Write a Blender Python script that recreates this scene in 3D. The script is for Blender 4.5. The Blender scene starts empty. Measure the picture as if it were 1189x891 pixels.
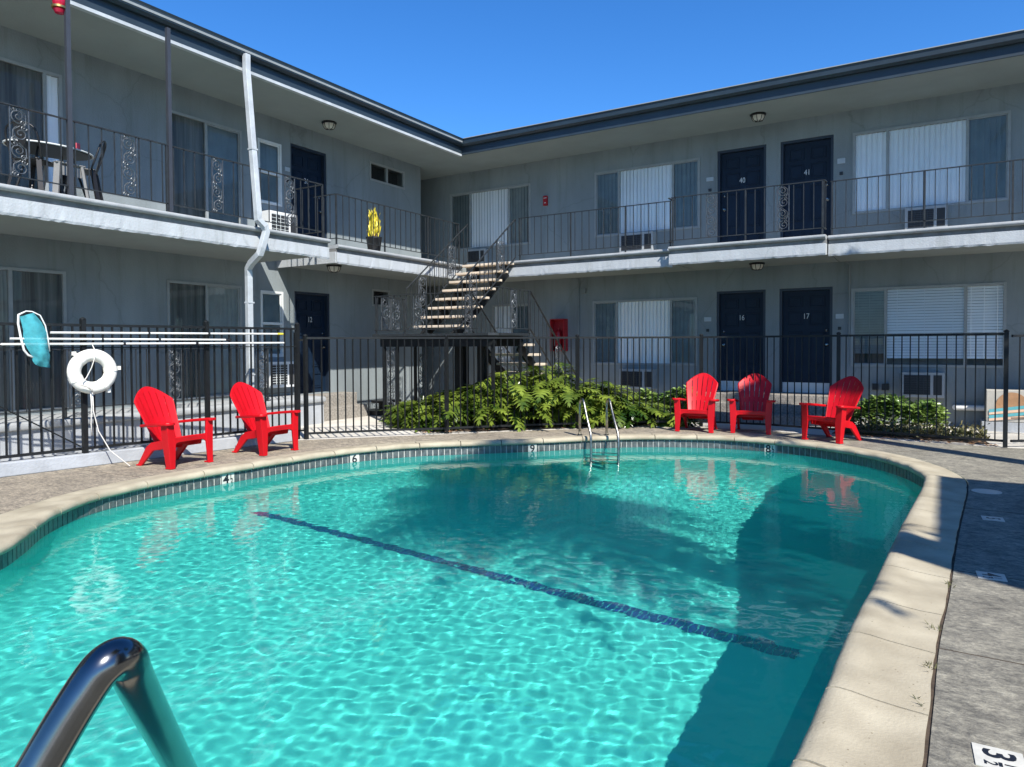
import bpy, bmesh, math, random
import numpy as np
from mathutils import Vector, Matrix
R = math.radians
rnd = random.Random(11)
sc = bpy.context.scene
col = sc.collection

# ------------------------------------------------------------------ helpers
class MB:
    """collects geometry in world space, links it as ONE mesh object"""
    def __init__(s): s.v = []; s.f = []
    def add(s, vs, fs):
        o = len(s.v); s.v += [tuple(p) for p in vs]; s.f += [tuple(i + o for i in f) for f in fs]; return s
    def box(s, x0, x1, y0, y1, z0, z1):
        if x0 > x1: x0, x1 = x1, x0
        if y0 > y1: y0, y1 = y1, y0
        return s.add([(x0,y0,z0),(x1,y0,z0),(x1,y1,z0),(x0,y1,z0),(x0,y0,z1),(x1,y0,z1),(x1,y1,z1),(x0,y1,z1)],
                     [(0,3,2,1),(4,5,6,7),(0,1,5,4),(1,2,6,5),(2,3,7,6),(3,0,4,7)])
    def prism(s, poly, fn, t0, t1):
        """poly of (a,b) swept between t0 and t1; fn(a,b,t)->xyz"""
        n = len(poly)
        vs = [fn(a, b, t0) for a, b in poly] + [fn(a, b, t1) for a, b in poly]
        fs = [tuple(range(n))[::-1], tuple(range(n, 2*n))] + [(i, (i+1) % n, n + (i+1) % n, n + i) for i in range(n)]
        return s.add(vs, fs)
    def bar(s, a, b, w, h=None, up=(0,0,1)):
        """rectangular bar from a to b"""
        h = h or w
        a = Vector(a); b = Vector(b); d = (b - a).normalized(); u = Vector(up)
        if abs(d.dot(u)) > .99: u = Vector((1,0,0))
        r = d.cross(u).normalized(); u = r.cross(d)
        vs = []
        for p in (a, b):
            for i, j in ((-1,-1),(1,-1),(1,1),(-1,1)): vs.append(p + r*(w/2*i) + u*(h/2*j))
        return s.add(vs, [(0,1,2,3),(7,6,5,4),(0,4,5,1),(1,5,6,2),(2,6,7,3),(3,7,4,0)])
    def tube(s, pts, rad, seg=8, closed=False, cap=True, phase=0.):
        pts = [Vector(p) for p in pts]; n = len(pts)
        rads = rad if isinstance(rad, (list, tuple)) else [rad]*n
        prev = None; o = len(s.v)
        for i, p in enumerate(pts):
            if closed: t = (pts[(i+1) % n] - pts[i-1]).normalized()
            else: t = (pts[min(i+1, n-1)] - pts[max(i-1, 0)]).normalized()
            if prev is None:
                u = Vector((0,0,1)) if abs(t.z) < .9 else Vector((1,0,0))
                prev = (u - t*u.dot(t)).normalized()
            else:
                prev = (prev - t*prev.dot(t)).normalized()
            w = t.cross(prev)
            for k in range(seg):
                a = 2*math.pi*k/seg + phase
                s.v.append(tuple(p + (prev*math.cos(a) + w*math.sin(a))*rads[i]))
        m = n if closed else n - 1
        for i in range(m):
            for k in range(seg):
                a, b = o + i*seg + k, o + i*seg + (k+1) % seg
                j = (i+1) % n
                c, d = o + j*seg + (k+1) % seg, o + j*seg + k
                s.f.append((a, b, c, d))
        if cap and not closed:
            s.f.append(tuple(o + k for k in range(seg))[::-1]); s.f.append(tuple(o + (n-1)*seg + k for k in range(seg)))
        return s
    def lathe(s, prof, c=(0,0,0), seg=24):
        """prof list of (r,z)"""
        o = len(s.v); n = len(prof)
        for r, z in prof:
            for k in range(seg):
                a = 2*math.pi*k/seg; s.v.append((c[0] + r*math.cos(a), c[1] + r*math.sin(a), c[2] + z))
        for i in range(n-1):
            for k in range(seg):
                s.f.append((o+i*seg+k, o+i*seg+(k+1) % seg, o+(i+1)*seg+(k+1) % seg, o+(i+1)*seg+k))
        s.f.append(tuple(o+k for k in range(seg))[::-1]); s.f.append(tuple(o+(n-1)*seg+k for k in range(seg)))
        return s
    def shell(s, fn, us, vs, th, nrm):
        """thick sheet: fn(u,v)->Vector, offset along nrm(u,v)*th"""
        nu, nv = len(us), len(vs); o = len(s.v)
        for k in (0, 1):
            for u in us:
                for v in vs:
                    p = fn(u, v)
                    if k: p = p + nrm(u, v)*th
                    s.v.append(tuple(p))
        I = lambda k, i, j: o + k*nu*nv + i*nv + j
        for i in range(nu-1):
            for j in range(nv-1):
                s.f.append((I(0,i,j), I(0,i,j+1), I(0,i+1,j+1), I(0,i+1,j)))
                s.f.append((I(1,i,j), I(1,i+1,j), I(1,i+1,j+1), I(1,i,j+1)))
        for i in range(nu-1):
            for j in (0, nv-1): s.f.append((I(0,i,j), I(0,i+1,j), I(1,i+1,j), I(1,i,j)))
        for j in range(nv-1):
            for i in (0, nu-1): s.f.append((I(0,i,j), I(1,i,j), I(1,i,j+1), I(0,i,j+1)))
        return s
    def xf(s, M):
        s.v = [tuple(M @ Vector(p)) for p in s.v]; return s
    def build(s, name, m, parent=None, smooth=False, recalc=True, bevel=0):
        me = bpy.data.meshes.new(name)
        off = parent_world(parent) if parent else Vector((0,0,0))
        me.from_pydata([(p[0]-off.x, p[1]-off.y, p[2]-off.z) for p in s.v], [], s.f)
        if recalc:
            bm = bmesh.new(); bm.from_mesh(me); bmesh.ops.recalc_face_normals(bm, faces=bm.faces); bm.to_mesh(me); bm.free()
        if smooth:
            me.polygons.foreach_set('use_smooth', [True]*len(me.polygons))
            if smooth != 'all':
                try: me.set_sharp_from_angle(angle=R(40))
                except Exception: pass
        o = bpy.data.objects.new(name, me); col.objects.link(o)
        if m: me.materials.append(m)
        if parent: o.parent = parent
        if bevel:
            b = o.modifiers.new('bevel', 'BEVEL'); b.width = bevel; b.segments = 2; b.limit_method = 'ANGLE'
        return o

def parent_world(p):
    v = Vector(p.location)
    while p.parent: p = p.parent; v += Vector(p.location)
    return v
def tag(o, label, cat, group=None):
    o['label'] = label; o['category'] = cat
    if group: o['group'] = group
    return o
def thing(name, label, cat, loc=(0,0,0), group=None):
    o = bpy.data.objects.new(name, None); o.empty_display_size = .1; col.objects.link(o); o.location = loc
    return tag(o, label, cat, group)
def structure(o): o['kind'] = 'structure'; return o
def stuff(o): o['kind'] = 'stuff'; return o
def copy_tree(o, parent=None):
    c = o.copy(); col.objects.link(c)
    if parent: c.parent = parent
    for ch in list(o.children): copy_tree(ch, c)
    return c
def text_geo(s, size):
    cu = bpy.data.curves.new('t', 'FONT'); cu.body = s; cu.size = size; cu.align_x = 'CENTER'; cu.align_y = 'CENTER'; cu.resolution_u = 3; cu.offset = size*.022 if len(s) == 1 else 0
    ob = bpy.data.objects.new('t', cu); col.objects.link(ob)
    dg = bpy.context.evaluated_depsgraph_get(); ev = ob.evaluated_get(dg); me = ev.to_mesh()
    vs = [tuple(v.co) for v in me.vertices]; fs = [tuple(p.vertices) for p in me.polygons]
    ev.to_mesh_clear(); bpy.data.objects.remove(ob); bpy.data.curves.remove(cu)
    return vs, fs

# ------------------------------------------------------------------ materials
def newmat(name):
    m = bpy.data.materials.new(name); m.use_nodes = True
    return m, m.node_tree, m.node_tree.nodes['Principled BSDF']
def mat(name, c, rough=.6, var=0., vs=3., bump=0., bs=60., metal=0., spec=.5, c2=None, streak=0., sat=None):
    m, t, b = newmat(name); L = t.links.new
    b.inputs['Base Color'].default_value = (*c, 1); b.inputs['Roughness'].default_value = rough
    b.inputs['Metallic'].default_value = metal; b.inputs['Specular IOR Level'].default_value = spec
    tc = t.nodes.new('ShaderNodeTexCoord')
    if var or c2:
        n = t.nodes.new('ShaderNodeTexNoise'); n.inputs['Scale'].default_value = vs; n.inputs['Detail'].default_value = 6; n.inputs['Roughness'].default_value = .6
        if streak:
            mp = t.nodes.new('ShaderNodeMapping'); mp.inputs['Scale'].default_value = (1,1,streak); L(tc.outputs['Object'], mp.inputs[0]); L(mp.outputs[0], n.inputs['Vector'])
        else: L(tc.outputs['Object'], n.inputs['Vector'])
        r = t.nodes.new('ShaderNodeValToRGB'); r.color_ramp.elements[0].position = .35; r.color_ramp.elements[1].position = .68
        a = c2 or tuple(x*(1-var) for x in c); d = c if c2 else tuple(min(1, x*(1+var)) for x in c)
        r.color_ramp.elements[0].color = (*a, 1); r.color_ramp.elements[1].color = (*d, 1)
        L(n.outputs['Fac'], r.inputs[0]); L(r.outputs[0], b.inputs['Base Color'])
    if bump:
        n2 = t.nodes.new('ShaderNodeTexNoise'); n2.inputs['Scale'].default_value = bs; n2.inputs['Detail'].default_value = 4
        L(tc.outputs['Object'], n2.inputs['Vector'])
        bp = t.nodes.new('ShaderNodeBump'); bp.inputs['Strength'].default_value = bump; bp.inputs['Distance'].default_value = .01
        L(n2.outputs['Fac'], bp.inputs['Height']); L(bp.outputs[0], b.inputs['Normal'])
    return m

M = {}
M['stucco'] = mat('blue_grey_stucco', (.222,.252,.262), .9, .13, 1.1, .5, 45, spec=.2, streak=.4)
def grime(m, amt):
    t = m.node_tree; b = t.nodes['Principled BSDF']; L = t.links.new; N = t.nodes.new
    src = b.inputs['Base Color'].links[0].from_socket
    tc = N('ShaderNodeTexCoord'); mp = N('ShaderNodeMapping'); mp.inputs['Scale'].default_value = (5,5,.35); L(tc.outputs['Object'], mp.inputs[0])
    n = N('ShaderNodeTexNoise'); n.inputs['Scale'].default_value = 1.0; n.inputs['Detail'].default_value = 7; n.inputs['Roughness'].default_value = .7; L(mp.outputs[0], n.inputs['Vector'])
    r = N('ShaderNodeValToRGB'); r.color_ramp.elements[0].position = .52; r.color_ramp.elements[1].position = .72; r.color_ramp.elements[0].color = (1,1,1,1); r.color_ramp.elements[1].color = (1-amt,1-amt,1-amt*1.15,1); L(n.outputs['Fac'], r.inputs[0])
    v = N('ShaderNodeTexVoronoi'); v.feature = 'DISTANCE_TO_EDGE'; v.inputs['Scale'].default_value = .55
    nd = N('ShaderNodeTexNoise'); nd.inputs['Scale'].default_value = 3; nd.inputs['Detail'].default_value = 6; L(tc.outputs['Object'], nd.inputs['Vector'])
    mv = N('ShaderNodeMixRGB'); mv.inputs[0].default_value = .22; L(tc.outputs['Object'], mv.inputs[1]); L(nd.outputs['Color'], mv.inputs[2]); L(mv.outputs[0], v.inputs['Vector'])
    r2 = N('ShaderNodeValToRGB'); r2.color_ramp.elements[0].position = .0; r2.color_ramp.elements[1].position = .006; r2.color_ramp.elements[0].color = (.84,.84,.84,1); r2.color_ramp.elements[1].color = (1,1,1,1); L(v.outputs['Distance'], r2.inputs[0])
    a = N('ShaderNodeMixRGB'); a.blend_type = 'MULTIPLY'; a.inputs[0].default_value = 1; L(src, a.inputs[1]); L(r.outputs[0], a.inputs[2])
    c = N('ShaderNodeMixRGB'); c.blend_type = 'MULTIPLY'; c.inputs[0].default_value = 1; L(a.outputs[0], c.inputs[1]); L(r2.outputs[0], c.inputs[2]); L(c.outputs[0], b.inputs['Base Color'])
grime(M['stucco'], .20)
M['slab'] = mat('white_stucco_edge', (.41,.435,.45), .9, .08, 2.5, .45, 40, spec=.2)
grime(M['slab'], .25)
M['soffit'] = mat('soffit_plaster', (.28,.305,.295), .9, .06, 1.2, .3, 30, spec=.2)
M['ledge'] = mat('grey_concrete_ledge', (.20,.20,.195), .85, .25, 5, .5, 40, spec=.2)
M['nosing'] = mat('painted_nosing', (.34,.355,.36), .7, .12, 4, .3, 30)
M['fascia'] = mat('navy_fascia', (.020,.034,.048), .5, .15, 2)
M['gutter'] = mat('gutter_metal', (.018,.032,.045), .45, .15, 3)
M['trimwhite'] = mat('white_trim', (.62,.64,.63), .5, .06, 5)
M['roof'] = mat('roof_gravel', (.3,.3,.29), .95, .2, 8, .6, 60)
M['navydoor'] = mat('navy_door', (.005,.015,.034), .55, .12, 4, .08, 50, spec=.25)
M['navyframe'] = mat('navy_door_frame', (.012,.022,.040), .5)
M['alu'] = mat('aluminium_frame', (.27,.29,.29), .5, .08, 6)
M['blind'] = mat('white_vinyl_blind', (.90,.92,.92), .6, .02, 4)
M['drape'] = mat('taupe_drape', (.30,.28,.25), .9, .45, 14, streak=.03)
M['dim'] = mat('grey_green_screen_blind', (.58,.62,.62), .8, .1, 4)
M['iron'] = mat('black_iron', (.010,.0115,.0125), .5, .25, 12, .1, 80, spec=.3)
M['iron2'] = mat('grey_iron', (.024,.028,.031), .5, .3, 10, .15, 80, spec=.35)
M['scroll'] = mat('worn_scroll_iron', (.075,.085,.095), .4, .35, 25, metal=.3)
M['post'] = mat('dark_post', (.035,.040,.05), .5, .1, 5)
M['red'] = mat('red_resin', (.50,.004,.010), .42, .14, 2.2, .05, 120, spec=.3)
M['tread'] = mat('concrete_tread', (.62,.52,.40), .9, .15, 6, .4, 50)
M['steel'] = mat('stainless_steel', (.19,.195,.20), .18, .10, 14, metal=1.)
M['steelworn'] = mat('weathered_steel', (.36,.35,.31), .32, .25, 22, .12, 90, metal=1.)
M['pipe'] = mat('white_pole', (.68,.69,.66), .4, .08, 6)
M['ring'] = mat('lifebuoy_foam', (.80,.79,.72), .55, .06, 6, .1, 50)
M['rope'] = mat('rope', (.62,.60,.55), .9, .1, 40)
M['net'] = mat('aqua_mesh', (.06,.40,.46), .8, .25, 9, .5, 60)
_t = M['net'].node_tree; _b = _t.nodes['Principled BSDF']; _tr = _t.nodes.new('ShaderNodeBsdfTransparent'); _mx = _t.nodes.new('ShaderNodeMixShader')
_mx.inputs[0].default_value = .28; _t.links.new(_b.outputs[0], _mx.inputs[1]); _t.links.new(_tr.outputs[0], _mx.inputs[2]); _t.links.new(_mx.outputs[0], _t.nodes['Material Output'].inputs[0])
M['spout'] = mat('downspout_white', (.42,.45,.465), .5, .14, 5)
M['ac'] = mat('ac_casing', (.34,.36,.37), .6, .1, 5)
M['acwhite'] = mat('white_ac_casing', (.68,.69,.68), .6, .06, 5)
M['acgrille'] = mat('ac_grille', (.02,.022,.025), .6)
M['cabinet'] = mat('cream_cabinet', (.42,.40,.35), .6, .1, 5)
M['black'] = mat('black_plastic', (.012,.012,.013), .45)
M['greymetal'] = mat('light_grey_metal', (.20,.20,.195), .4, .08, 6)
M['wood'] = mat('tan_wood', (.36,.21,.10), .5, .2, 8)
M['yellow'] = mat('yellow_leaf', (.72,.60,.05), .5, .2, 9)
M['gold'] = mat('gold', (.65,.42,.14), .35, metal=1)
M['ornred'] = mat('red_glass', (.42,.01,.04), .1)
M['redbox'] = mat('red_enamel', (.36,.010,.016), .4, .1, 6)
M['plaque'] = mat('pale_plaque', (.40,.44,.47), .5)
M['ink'] = mat('black_enamel', (.012,.014,.02), .4)
M['numwhite'] = mat('door_number_white', (.60,.62,.63), .5)
M['tilewhite'] = mat('white_tile', (.56,.545,.48), .3, .1, 20)
M['lampglass'] = mat('frosted_lamp_glass', (.62,.58,.50), .25)
M['walk'] = mat('pale_concrete_walk', (.56,.53,.47), .9, .16, 1.2, .4, 40, spec=.2)
M['curb'] = mat('painted_curb', (.36,.38,.40), .85, .12, 3, .5, 30, spec=.2)
M['step'] = mat('aggregate_step', (.27,.25,.22), .9, .3, 26, .6, 60, spec=.2)
M['soil'] = mat('soil', (.06,.042,.028), 1, .4, 10, 1, 30)
M['litter'] = mat('dry_leaf', (.22,.12,.06), .9, .4, 14)
M['ground'] = mat('ground', (.2,.19,.17), 1, .2, .2)
M['mural_sun'] = mat('mural_orange_brown', (.36,.20,.10), .6, .15, 8)
M['mural_sea'] = mat('mural_teal', (.10,.36,.40), .6, .15, 8)
M['mural_peach'] = mat('mural_peach', (.70,.48,.34), .6, .1, 8)
M['trunk'] = mat('palm_trunk', (.16,.12,.09), .95, .3, 12, .8, 20)
M['stripe'] = mat('navy_floor_tile', (.010,.022,.16), .5, .25, 30)
M['towel'] = mat('red_white_can', (.6,.08,.1), .5)

def leafmat(name, c1, c2, rough=.35, trans=.25):
    m, t, b = newmat(name); L = t.links.new
    tc = t.nodes.new('ShaderNodeTexCoord'); n = t.nodes.new('ShaderNodeTexNoise'); n.inputs['Scale'].default_value = 2.6; n.inputs['Detail'].default_value = 3
    L(tc.outputs['Object'], n.inputs['Vector'])
    r = t.nodes.new('ShaderNodeValToRGB'); r.color_ramp.elements[0].position = .35; r.color_ramp.elements[1].position = .7
    r.color_ramp.elements[0].color = (*c1,1); r.color_ramp.elements[1].color = (*c2,1); L(n.outputs['Fac'], r.inputs[0])
    L(r.outputs[0], b.inputs['Base Color']); b.inputs['Roughness'].default_value = rough
    tr = t.nodes.new('ShaderNodeBsdfTranslucent'); L(r.outputs[0], tr.inputs['Color'])
    mx = t.nodes.new('ShaderNodeMixShader'); mx.inputs[0].default_value = trans
    L(b.outputs[0], mx.inputs[1]); L(tr.outputs[0], mx.inputs[2]); L(mx.outputs[0], t.nodes['Material Output'].inputs[0])
    return m
M['philo'] = leafmat('philodendron_leaf', (.022,.055,.007), (.25,.32,.045), .22, .18)
M['hedge'] = leafmat('hedge_leaf', (.09,.17,.03), (.30,.40,.10), .35, .2)
M['dry'] = leafmat('groundcover_leaf', (.07,.085,.03), (.20,.17,.07), .6, .2)
M['palm'] = leafmat('palm_leaf', (.03,.07,.015), (.07,.12,.03), .4, .2)

def glassmat(name, tint, k):
    """thin window pane: see-through with a Fresnel reflection"""
    m, t, b = newmat(name); t.nodes.remove(b); L = t.links.new
    tr = t.nodes.new('ShaderNodeBsdfTransparent'); tr.inputs[0].default_value = (*tint,1)
    gl = t.nodes.new('ShaderNodeBsdfGlossy'); gl.inputs['Roughness'].default_value = .01
    fr = t.nodes.new('ShaderNodeFresnel'); fr.inputs['IOR'].default_value = k
    mx = t.nodes.new('ShaderNodeMixShader'); L(fr.outputs[0], mx.inputs[0]); L(tr.outputs[0], mx.inputs[1]); L(gl.outputs[0], mx.inputs[2])
    L(mx.outputs[0], t.nodes['Material Output'].inputs[0]); return m
M['glass'] = glassmat('window_glass', (1,1,1), 1.22)
M['screen'] = glassmat('insect_screen', (.60,.63,.63), 1.4)
M['nightglass'] = glassmat('unlit_window_glass', (.6,.62,.62), 1.16)
M['darkglass'] = glassmat('dark_glass', (.74,.77,.77), 1.32)

def deckmat():
    m, t, b = newmat('stamped_concrete'); L = t.links.new; N = t.nodes.new
    tc = N('ShaderNodeTexCoord'); b.inputs['Roughness'].default_value = .85; b.inputs['Specular IOR Level'].default_value = .25
    def noise(sc_, det=8, ro=.65, dist=0, mp=None):
        n = N('ShaderNodeTexNoise'); n.inputs['Scale'].default_value = sc_; n.inputs['Detail'].default_value = det; n.inputs['Roughness'].default_value = ro; n.inputs['Distortion'].default_value = dist
        if mp:
            q = N('ShaderNodeMapping'); q.inputs['Scale'].default_value = mp; q.inputs['Rotation'].default_value = (0,0,.12); L(tc.outputs['Object'], q.inputs[0]); L(q.outputs[0], n.inputs['Vector'])
        else: L(tc.outputs['Object'], n.inputs['Vector'])
        return n
    big = noise(.9, 4); slate = noise(7, 14, .80, .25, (.8,1.2,1)); grain = noise(26, 10, .72, .3, (.8,1.3,1)); fine = noise(60, 4, .7)
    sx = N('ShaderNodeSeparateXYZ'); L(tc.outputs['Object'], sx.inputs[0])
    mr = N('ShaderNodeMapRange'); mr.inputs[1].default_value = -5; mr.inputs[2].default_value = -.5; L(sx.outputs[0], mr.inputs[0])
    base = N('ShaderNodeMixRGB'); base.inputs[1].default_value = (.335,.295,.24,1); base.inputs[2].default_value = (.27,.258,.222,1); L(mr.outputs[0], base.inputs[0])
    r = N('ShaderNodeValToRGB'); r.color_ramp.elements[0].position = .37; r.color_ramp.elements[1].position = .63
    r.color_ramp.elements[0].color = (.58,.58,.59,1); r.color_ramp.elements[1].color = (1.3,1.28,1.22,1); L(slate.outputs['Fac'], r.inputs[0])
    m1 = N('ShaderNodeMixRGB'); m1.blend_type = 'MULTIPLY'; m1.inputs[0].default_value = 1; L(base.outputs[0], m1.inputs[1]); L(r.outputs[0], m1.inputs[2])
    rg_ = N('ShaderNodeValToRGB'); rg_.color_ramp.elements[0].position = .38; rg_.color_ramp.elements[1].position = .62
    rg_.color_ramp.elements[0].color = (.55,.55,.56,1); rg_.color_ramp.elements[1].color = (1.28,1.26,1.20,1); L(grain.outputs['Fac'], rg_.inputs[0])
    mg_ = N('ShaderNodeMixRGB'); mg_.blend_type = 'MULTIPLY'; mg_.inputs[0].default_value = .85; L(m1.outputs[0], mg_.inputs[1]); L(rg_.outputs[0], mg_.inputs[2]); m1 = mg_
    r2 = N('ShaderNodeValToRGB'); r2.color_ramp.elements[0].position = .3; r2.color_ramp.elements[1].position = .7
    r2.color_ramp.elements[0].color = (.78,.78,.78,1); r2.color_ramp.elements[1].color = (1.15,1.15,1.13,1); L(big.outputs['Fac'], r2.inputs[0])
    m2 = N('ShaderNodeMixRGB'); m2.blend_type = 'MULTIPLY'; m2.inputs[0].default_value = 1; L(m1.outputs[0], m2.inputs[1]); L(r2.outputs[0], m2.inputs[2])
    r3 = N('ShaderNodeValToRGB'); r3.color_ramp.elements[0].position = .3; r3.color_ramp.elements[1].position = .6
    r3.color_ramp.elements[0].color = (.8,.8,.8,1); r3.color_ramp.elements[1].color = (1.05,1.05,1.05,1); L(fine.outputs['Fac'], r3.inputs[0])
    m3 = N('ShaderNodeMixRGB'); m3.blend_type = 'MULTIPLY'; m3.inputs[0].default_value = 1; L(m2.outputs[0], m3.inputs[1]); L(r3.outputs[0], m3.inputs[2])
    L(m3.outputs[0], b.inputs['Base Color'])
    ad = N('ShaderNodeMath'); ad.operation = 'MULTIPLY_ADD'; ad.inputs[1].default_value = .8; L(grain.outputs['Fac'], ad.inputs[0]); L(slate.outputs['Fac'], ad.inputs[2])
    bp = N('ShaderNodeBump'); bp.inputs['Strength'].default_value = .9; bp.inputs['Distance'].default_value = .014; L(ad.outputs[0], bp.inputs['Height']); L(bp.outputs[0], b.inputs['Normal'])
    return m
M['deck'] = deckmat()

def copingmat():
    m, t, b = newmat('cast_coping'); L = t.links.new; N = t.nodes.new
    tc = N('ShaderNodeTexCoord'); b.inputs['Roughness'].default_value = .8; b.inputs['Specular IOR Level'].default_value = .3
    n = N('ShaderNodeTexNoise'); n.inputs['Scale'].default_value = 3; n.inputs['Detail'].default_value = 8; L(tc.outputs['Object'], n.inputs['Vector'])
    r = N('ShaderNodeValToRGB'); r.color_ramp.elements[0].position = .3; r.color_ramp.elements[1].position = .7
    r.color_ramp.elements[0].color = (.30,.26,.185,1); r.color_ramp.elements[1].color = (.46,.41,.30,1); L(n.outputs['Fac'], r.inputs[0])
    v = N('ShaderNodeTexVoronoi'); v.inputs['Scale'].default_value = 26; L(tc.outputs['Object'], v.inputs['Vector'])
    r2 = N('ShaderNodeValToRGB'); r2.color_ramp.elements[0].position = .05; r2.color_ramp.elements[1].position = .14
    r2.color_ramp.elements[0].color = (.45,.42,.38,1); r2.color_ramp.elements[1].color = (1,1,1,1); L(v.outputs['Distance'], r2.inputs[0])
    f = N('ShaderNodeTexNoise'); f.inputs['Scale'].default_value = 9; L(tc.outputs['Object'], f.inputs['Vector'])
    r4 = N('ShaderNodeValToRGB'); r4.color_ramp.elements[0].position = .5; r4.color_ramp.elements[1].position = .62
    r4.color_ramp.elements[0].color = (0,0,0,1); L(f.outputs['Fac'], r4.inputs[0])
    mm = N('ShaderNodeMixRGB'); mm.blend_type = 'MULTIPLY'; L(r4.outputs[0], mm.inputs[0]); L(r.outputs[0], mm.inputs[1]); L(r2.outputs[0], mm.inputs[2])
    L(mm.outputs[0], b.inputs['Base Color'])
    n2 = N('ShaderNodeTexNoise'); n2.inputs['Scale'].default_value = 70; n2.inputs['Detail'].default_value = 5; L(tc.outputs['Object'], n2.inputs['Vector'])
    bp = N('ShaderNodeBump'); bp.inputs['Strength'].default_value = .4; bp.inputs['Distance'].default_value = .006; L(n2.outputs['Fac'], bp.inputs['Height']); L(bp.outputs[0], b.inputs['Normal'])
    return m
M['coping'] = copingmat()
M['tile'] = mat('slate_pool_tile', (.085,.10,.10), .3, .4, 14)
M['grout'] = mat('tile_grout', (.62,.63,.58), .8, .1, 20)
M['plaster'] = mat('aqua_pool_plaster', (.088,.61,.52), .9, .05, .8, spec=.0)

# ------------------------------------------------------------------ geometry constants
WZ = -.172                        # water level
XW, YW = -11.2, 15.0             # facade planes of the two wings
F1, F2 = .52, 3.38               # floor levels
ZE = 5.95                        # eave underside
def Pl(a, z, d): return (XW - d, a, z)      # left wing facade: a along Y, d into the building
def Pr(a, z, d): return (a, YW + d, z)      # back wing facade: a along X
def fbox(mb, P, a0, a1, z0, z1, d0, d1):
    p = P(a0, z0, d0); q = P(a1, z1, d1)
    return mb.box(p[0], q[0], p[1], q[1], p[2], q[2])

# ------------------------------------------------------------------ ground, pool
PC = np.array([-3.6, 5.6])
outline_pts = [(-.399,2.62),(-.372,3.3),(-.35,4.07),(-.30,4.9),(-.265,5.7),(-.22,6.6),(-.166,7.5),(-.11,8.5),(-.13,9.2),(-.38,9.94),(-.81,10.56),(-1.53,11.09),(-2.27,11.31),(-3.1,11.30),
 (-3.98,10.93),(-4.67,10.41),(-5.44,9.55),(-6.03,8.95),(-6.78,8.2),(-7.22,7.33),(-7.40,6.28),(-7.45,5.45),(-7.46,4.74),(-7.40,4.21),(-7.22,3.66),(-6.82,3.13),(-6.33,2.72),(-6.0,2.40),(-5.75,1.95),
 (-5.45,1.2),(-4.9,.45),(-4.0,0.0),(-3.0,-.1),(-2.1,.15),(-1.35,.65),(-.78,1.35),(-.48,2.0)]
def catmull(P, n=10):
    out = []; N = len(P)
    for i in range(N):
        p0, p1, p2, p3 = (np.array(P[(i+k-1) % N]) for k in range(4))
        for t in np.linspace(0, 1, n, endpoint=False):
            out.append(.5*((2*p1) + (-p0+p2)*t + (2*p0-5*p1+4*p2-p3)*t*t + (-p0+3*p1-3*p2+p3)*t**3))
    return np.array(out)
OUT = catmull(outline_pts, 12)
d = np.linalg.norm(np.diff(np.vstack([OUT, OUT[:1]]), axis=0), axis=1); s = np.concatenate([[0], np.cumsum(d)]); PER = s[-1]
def resample(n):
    t = np.linspace(0, PER, n, endpoint=False); Q = np.vstack([OUT, OUT[:1]])
    return np.stack([np.interp(t, s, Q[:,0]), np.interp(t, s, Q[:,1])], 1)
RS = resample(720)
tan = np.roll(RS, -1, 0) - np.roll(RS, 1, 0); tan /= np.linalg.norm(tan, axis=1)[:,None]
NRM = np.stack([tan[:,1], -tan[:,0]], 1)          # outward for counter-clockwise order
if np.sum(NRM*(RS-PC)) < 0: NRM = -NRM
def offs(dd): return RS + NRM*dd
# coping width (wider on the left shoulder)
CW = .34 + .30*np.exp(-((RS[:,0]+6.3)**2 + (RS[:,1]-2.5)**2)/.55)
def zfloor(y): return np.interp(y, [-2, 2.0, 5.33, 9.3, 13], [-1.12, -1.14, -1.44, -2.85, -2.85])
def ringmesh(name, rings, m, recalc=True, smooth=False):
    n = len(rings[0]); v = []; f = []
    for r in rings: v += [tuple(p) for p in r]
    for i in range(len(rings)-1):
        for k in range(n):
            f.append((i*n+k, i*n+(k+1) % n, (i+1)*n+(k+1) % n, (i+1)*n+k))
    mb = MB(); mb.v = v; mb.f = f
    return mb.build(name, m, smooth=smooth, recalc=recalc)
def z3(p, z): return np.column_stack([p, np.full(len(p), z) if np.isscalar(z) else z])
# basin: wall, cove, floor
rings = [z3(offs(.012), -.05), z3(offs(.012), -.5)]
inner = offs(0.)
for t, k in ((1.0,.72),(.985,.84),(.965,.93),(.94,.98),(.90,1.0),(.78,1),(.64,1),(.5,1),(.36,1),(.22,1),(.1,1),(.0005,1)):
    p = PC + (inner - PC)*t; zf = zfloor(p[:,1]); rings.append(z3(p, -.2 + (zf+.2)*k))
basin = structure(ringmesh('pool_basin', rings, M['plaster'], smooth='all'))
basin.cycles.is_caustics_receiver = True
# floor stripe at the break in slope
mb = MB(); xs = np.linspace(-7.05, -.83, 120)
for i in range(119):
    def yy(x): return 5.17 + (x+.83)/(-6.22)*.36
    if i % 1 == 0:
        a, b = xs[i], xs[i+1]-.006
        mb.add([(a,yy(a)-.08,zfloor(yy(a)-.08)+.006),(b,yy(b)-.08,zfloor(yy(b)-.08)+.006),(b,yy(b)+.08,zfloor(yy(b)+.08)+.008),(a,yy(a)+.08,zfloor(yy(a)+.08)+.008)], [(0,1,2,3)])
st = structure(mb.build('pool_floor_stripe', M['stripe'])); st.cycles.is_caustics_receiver = True
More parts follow.
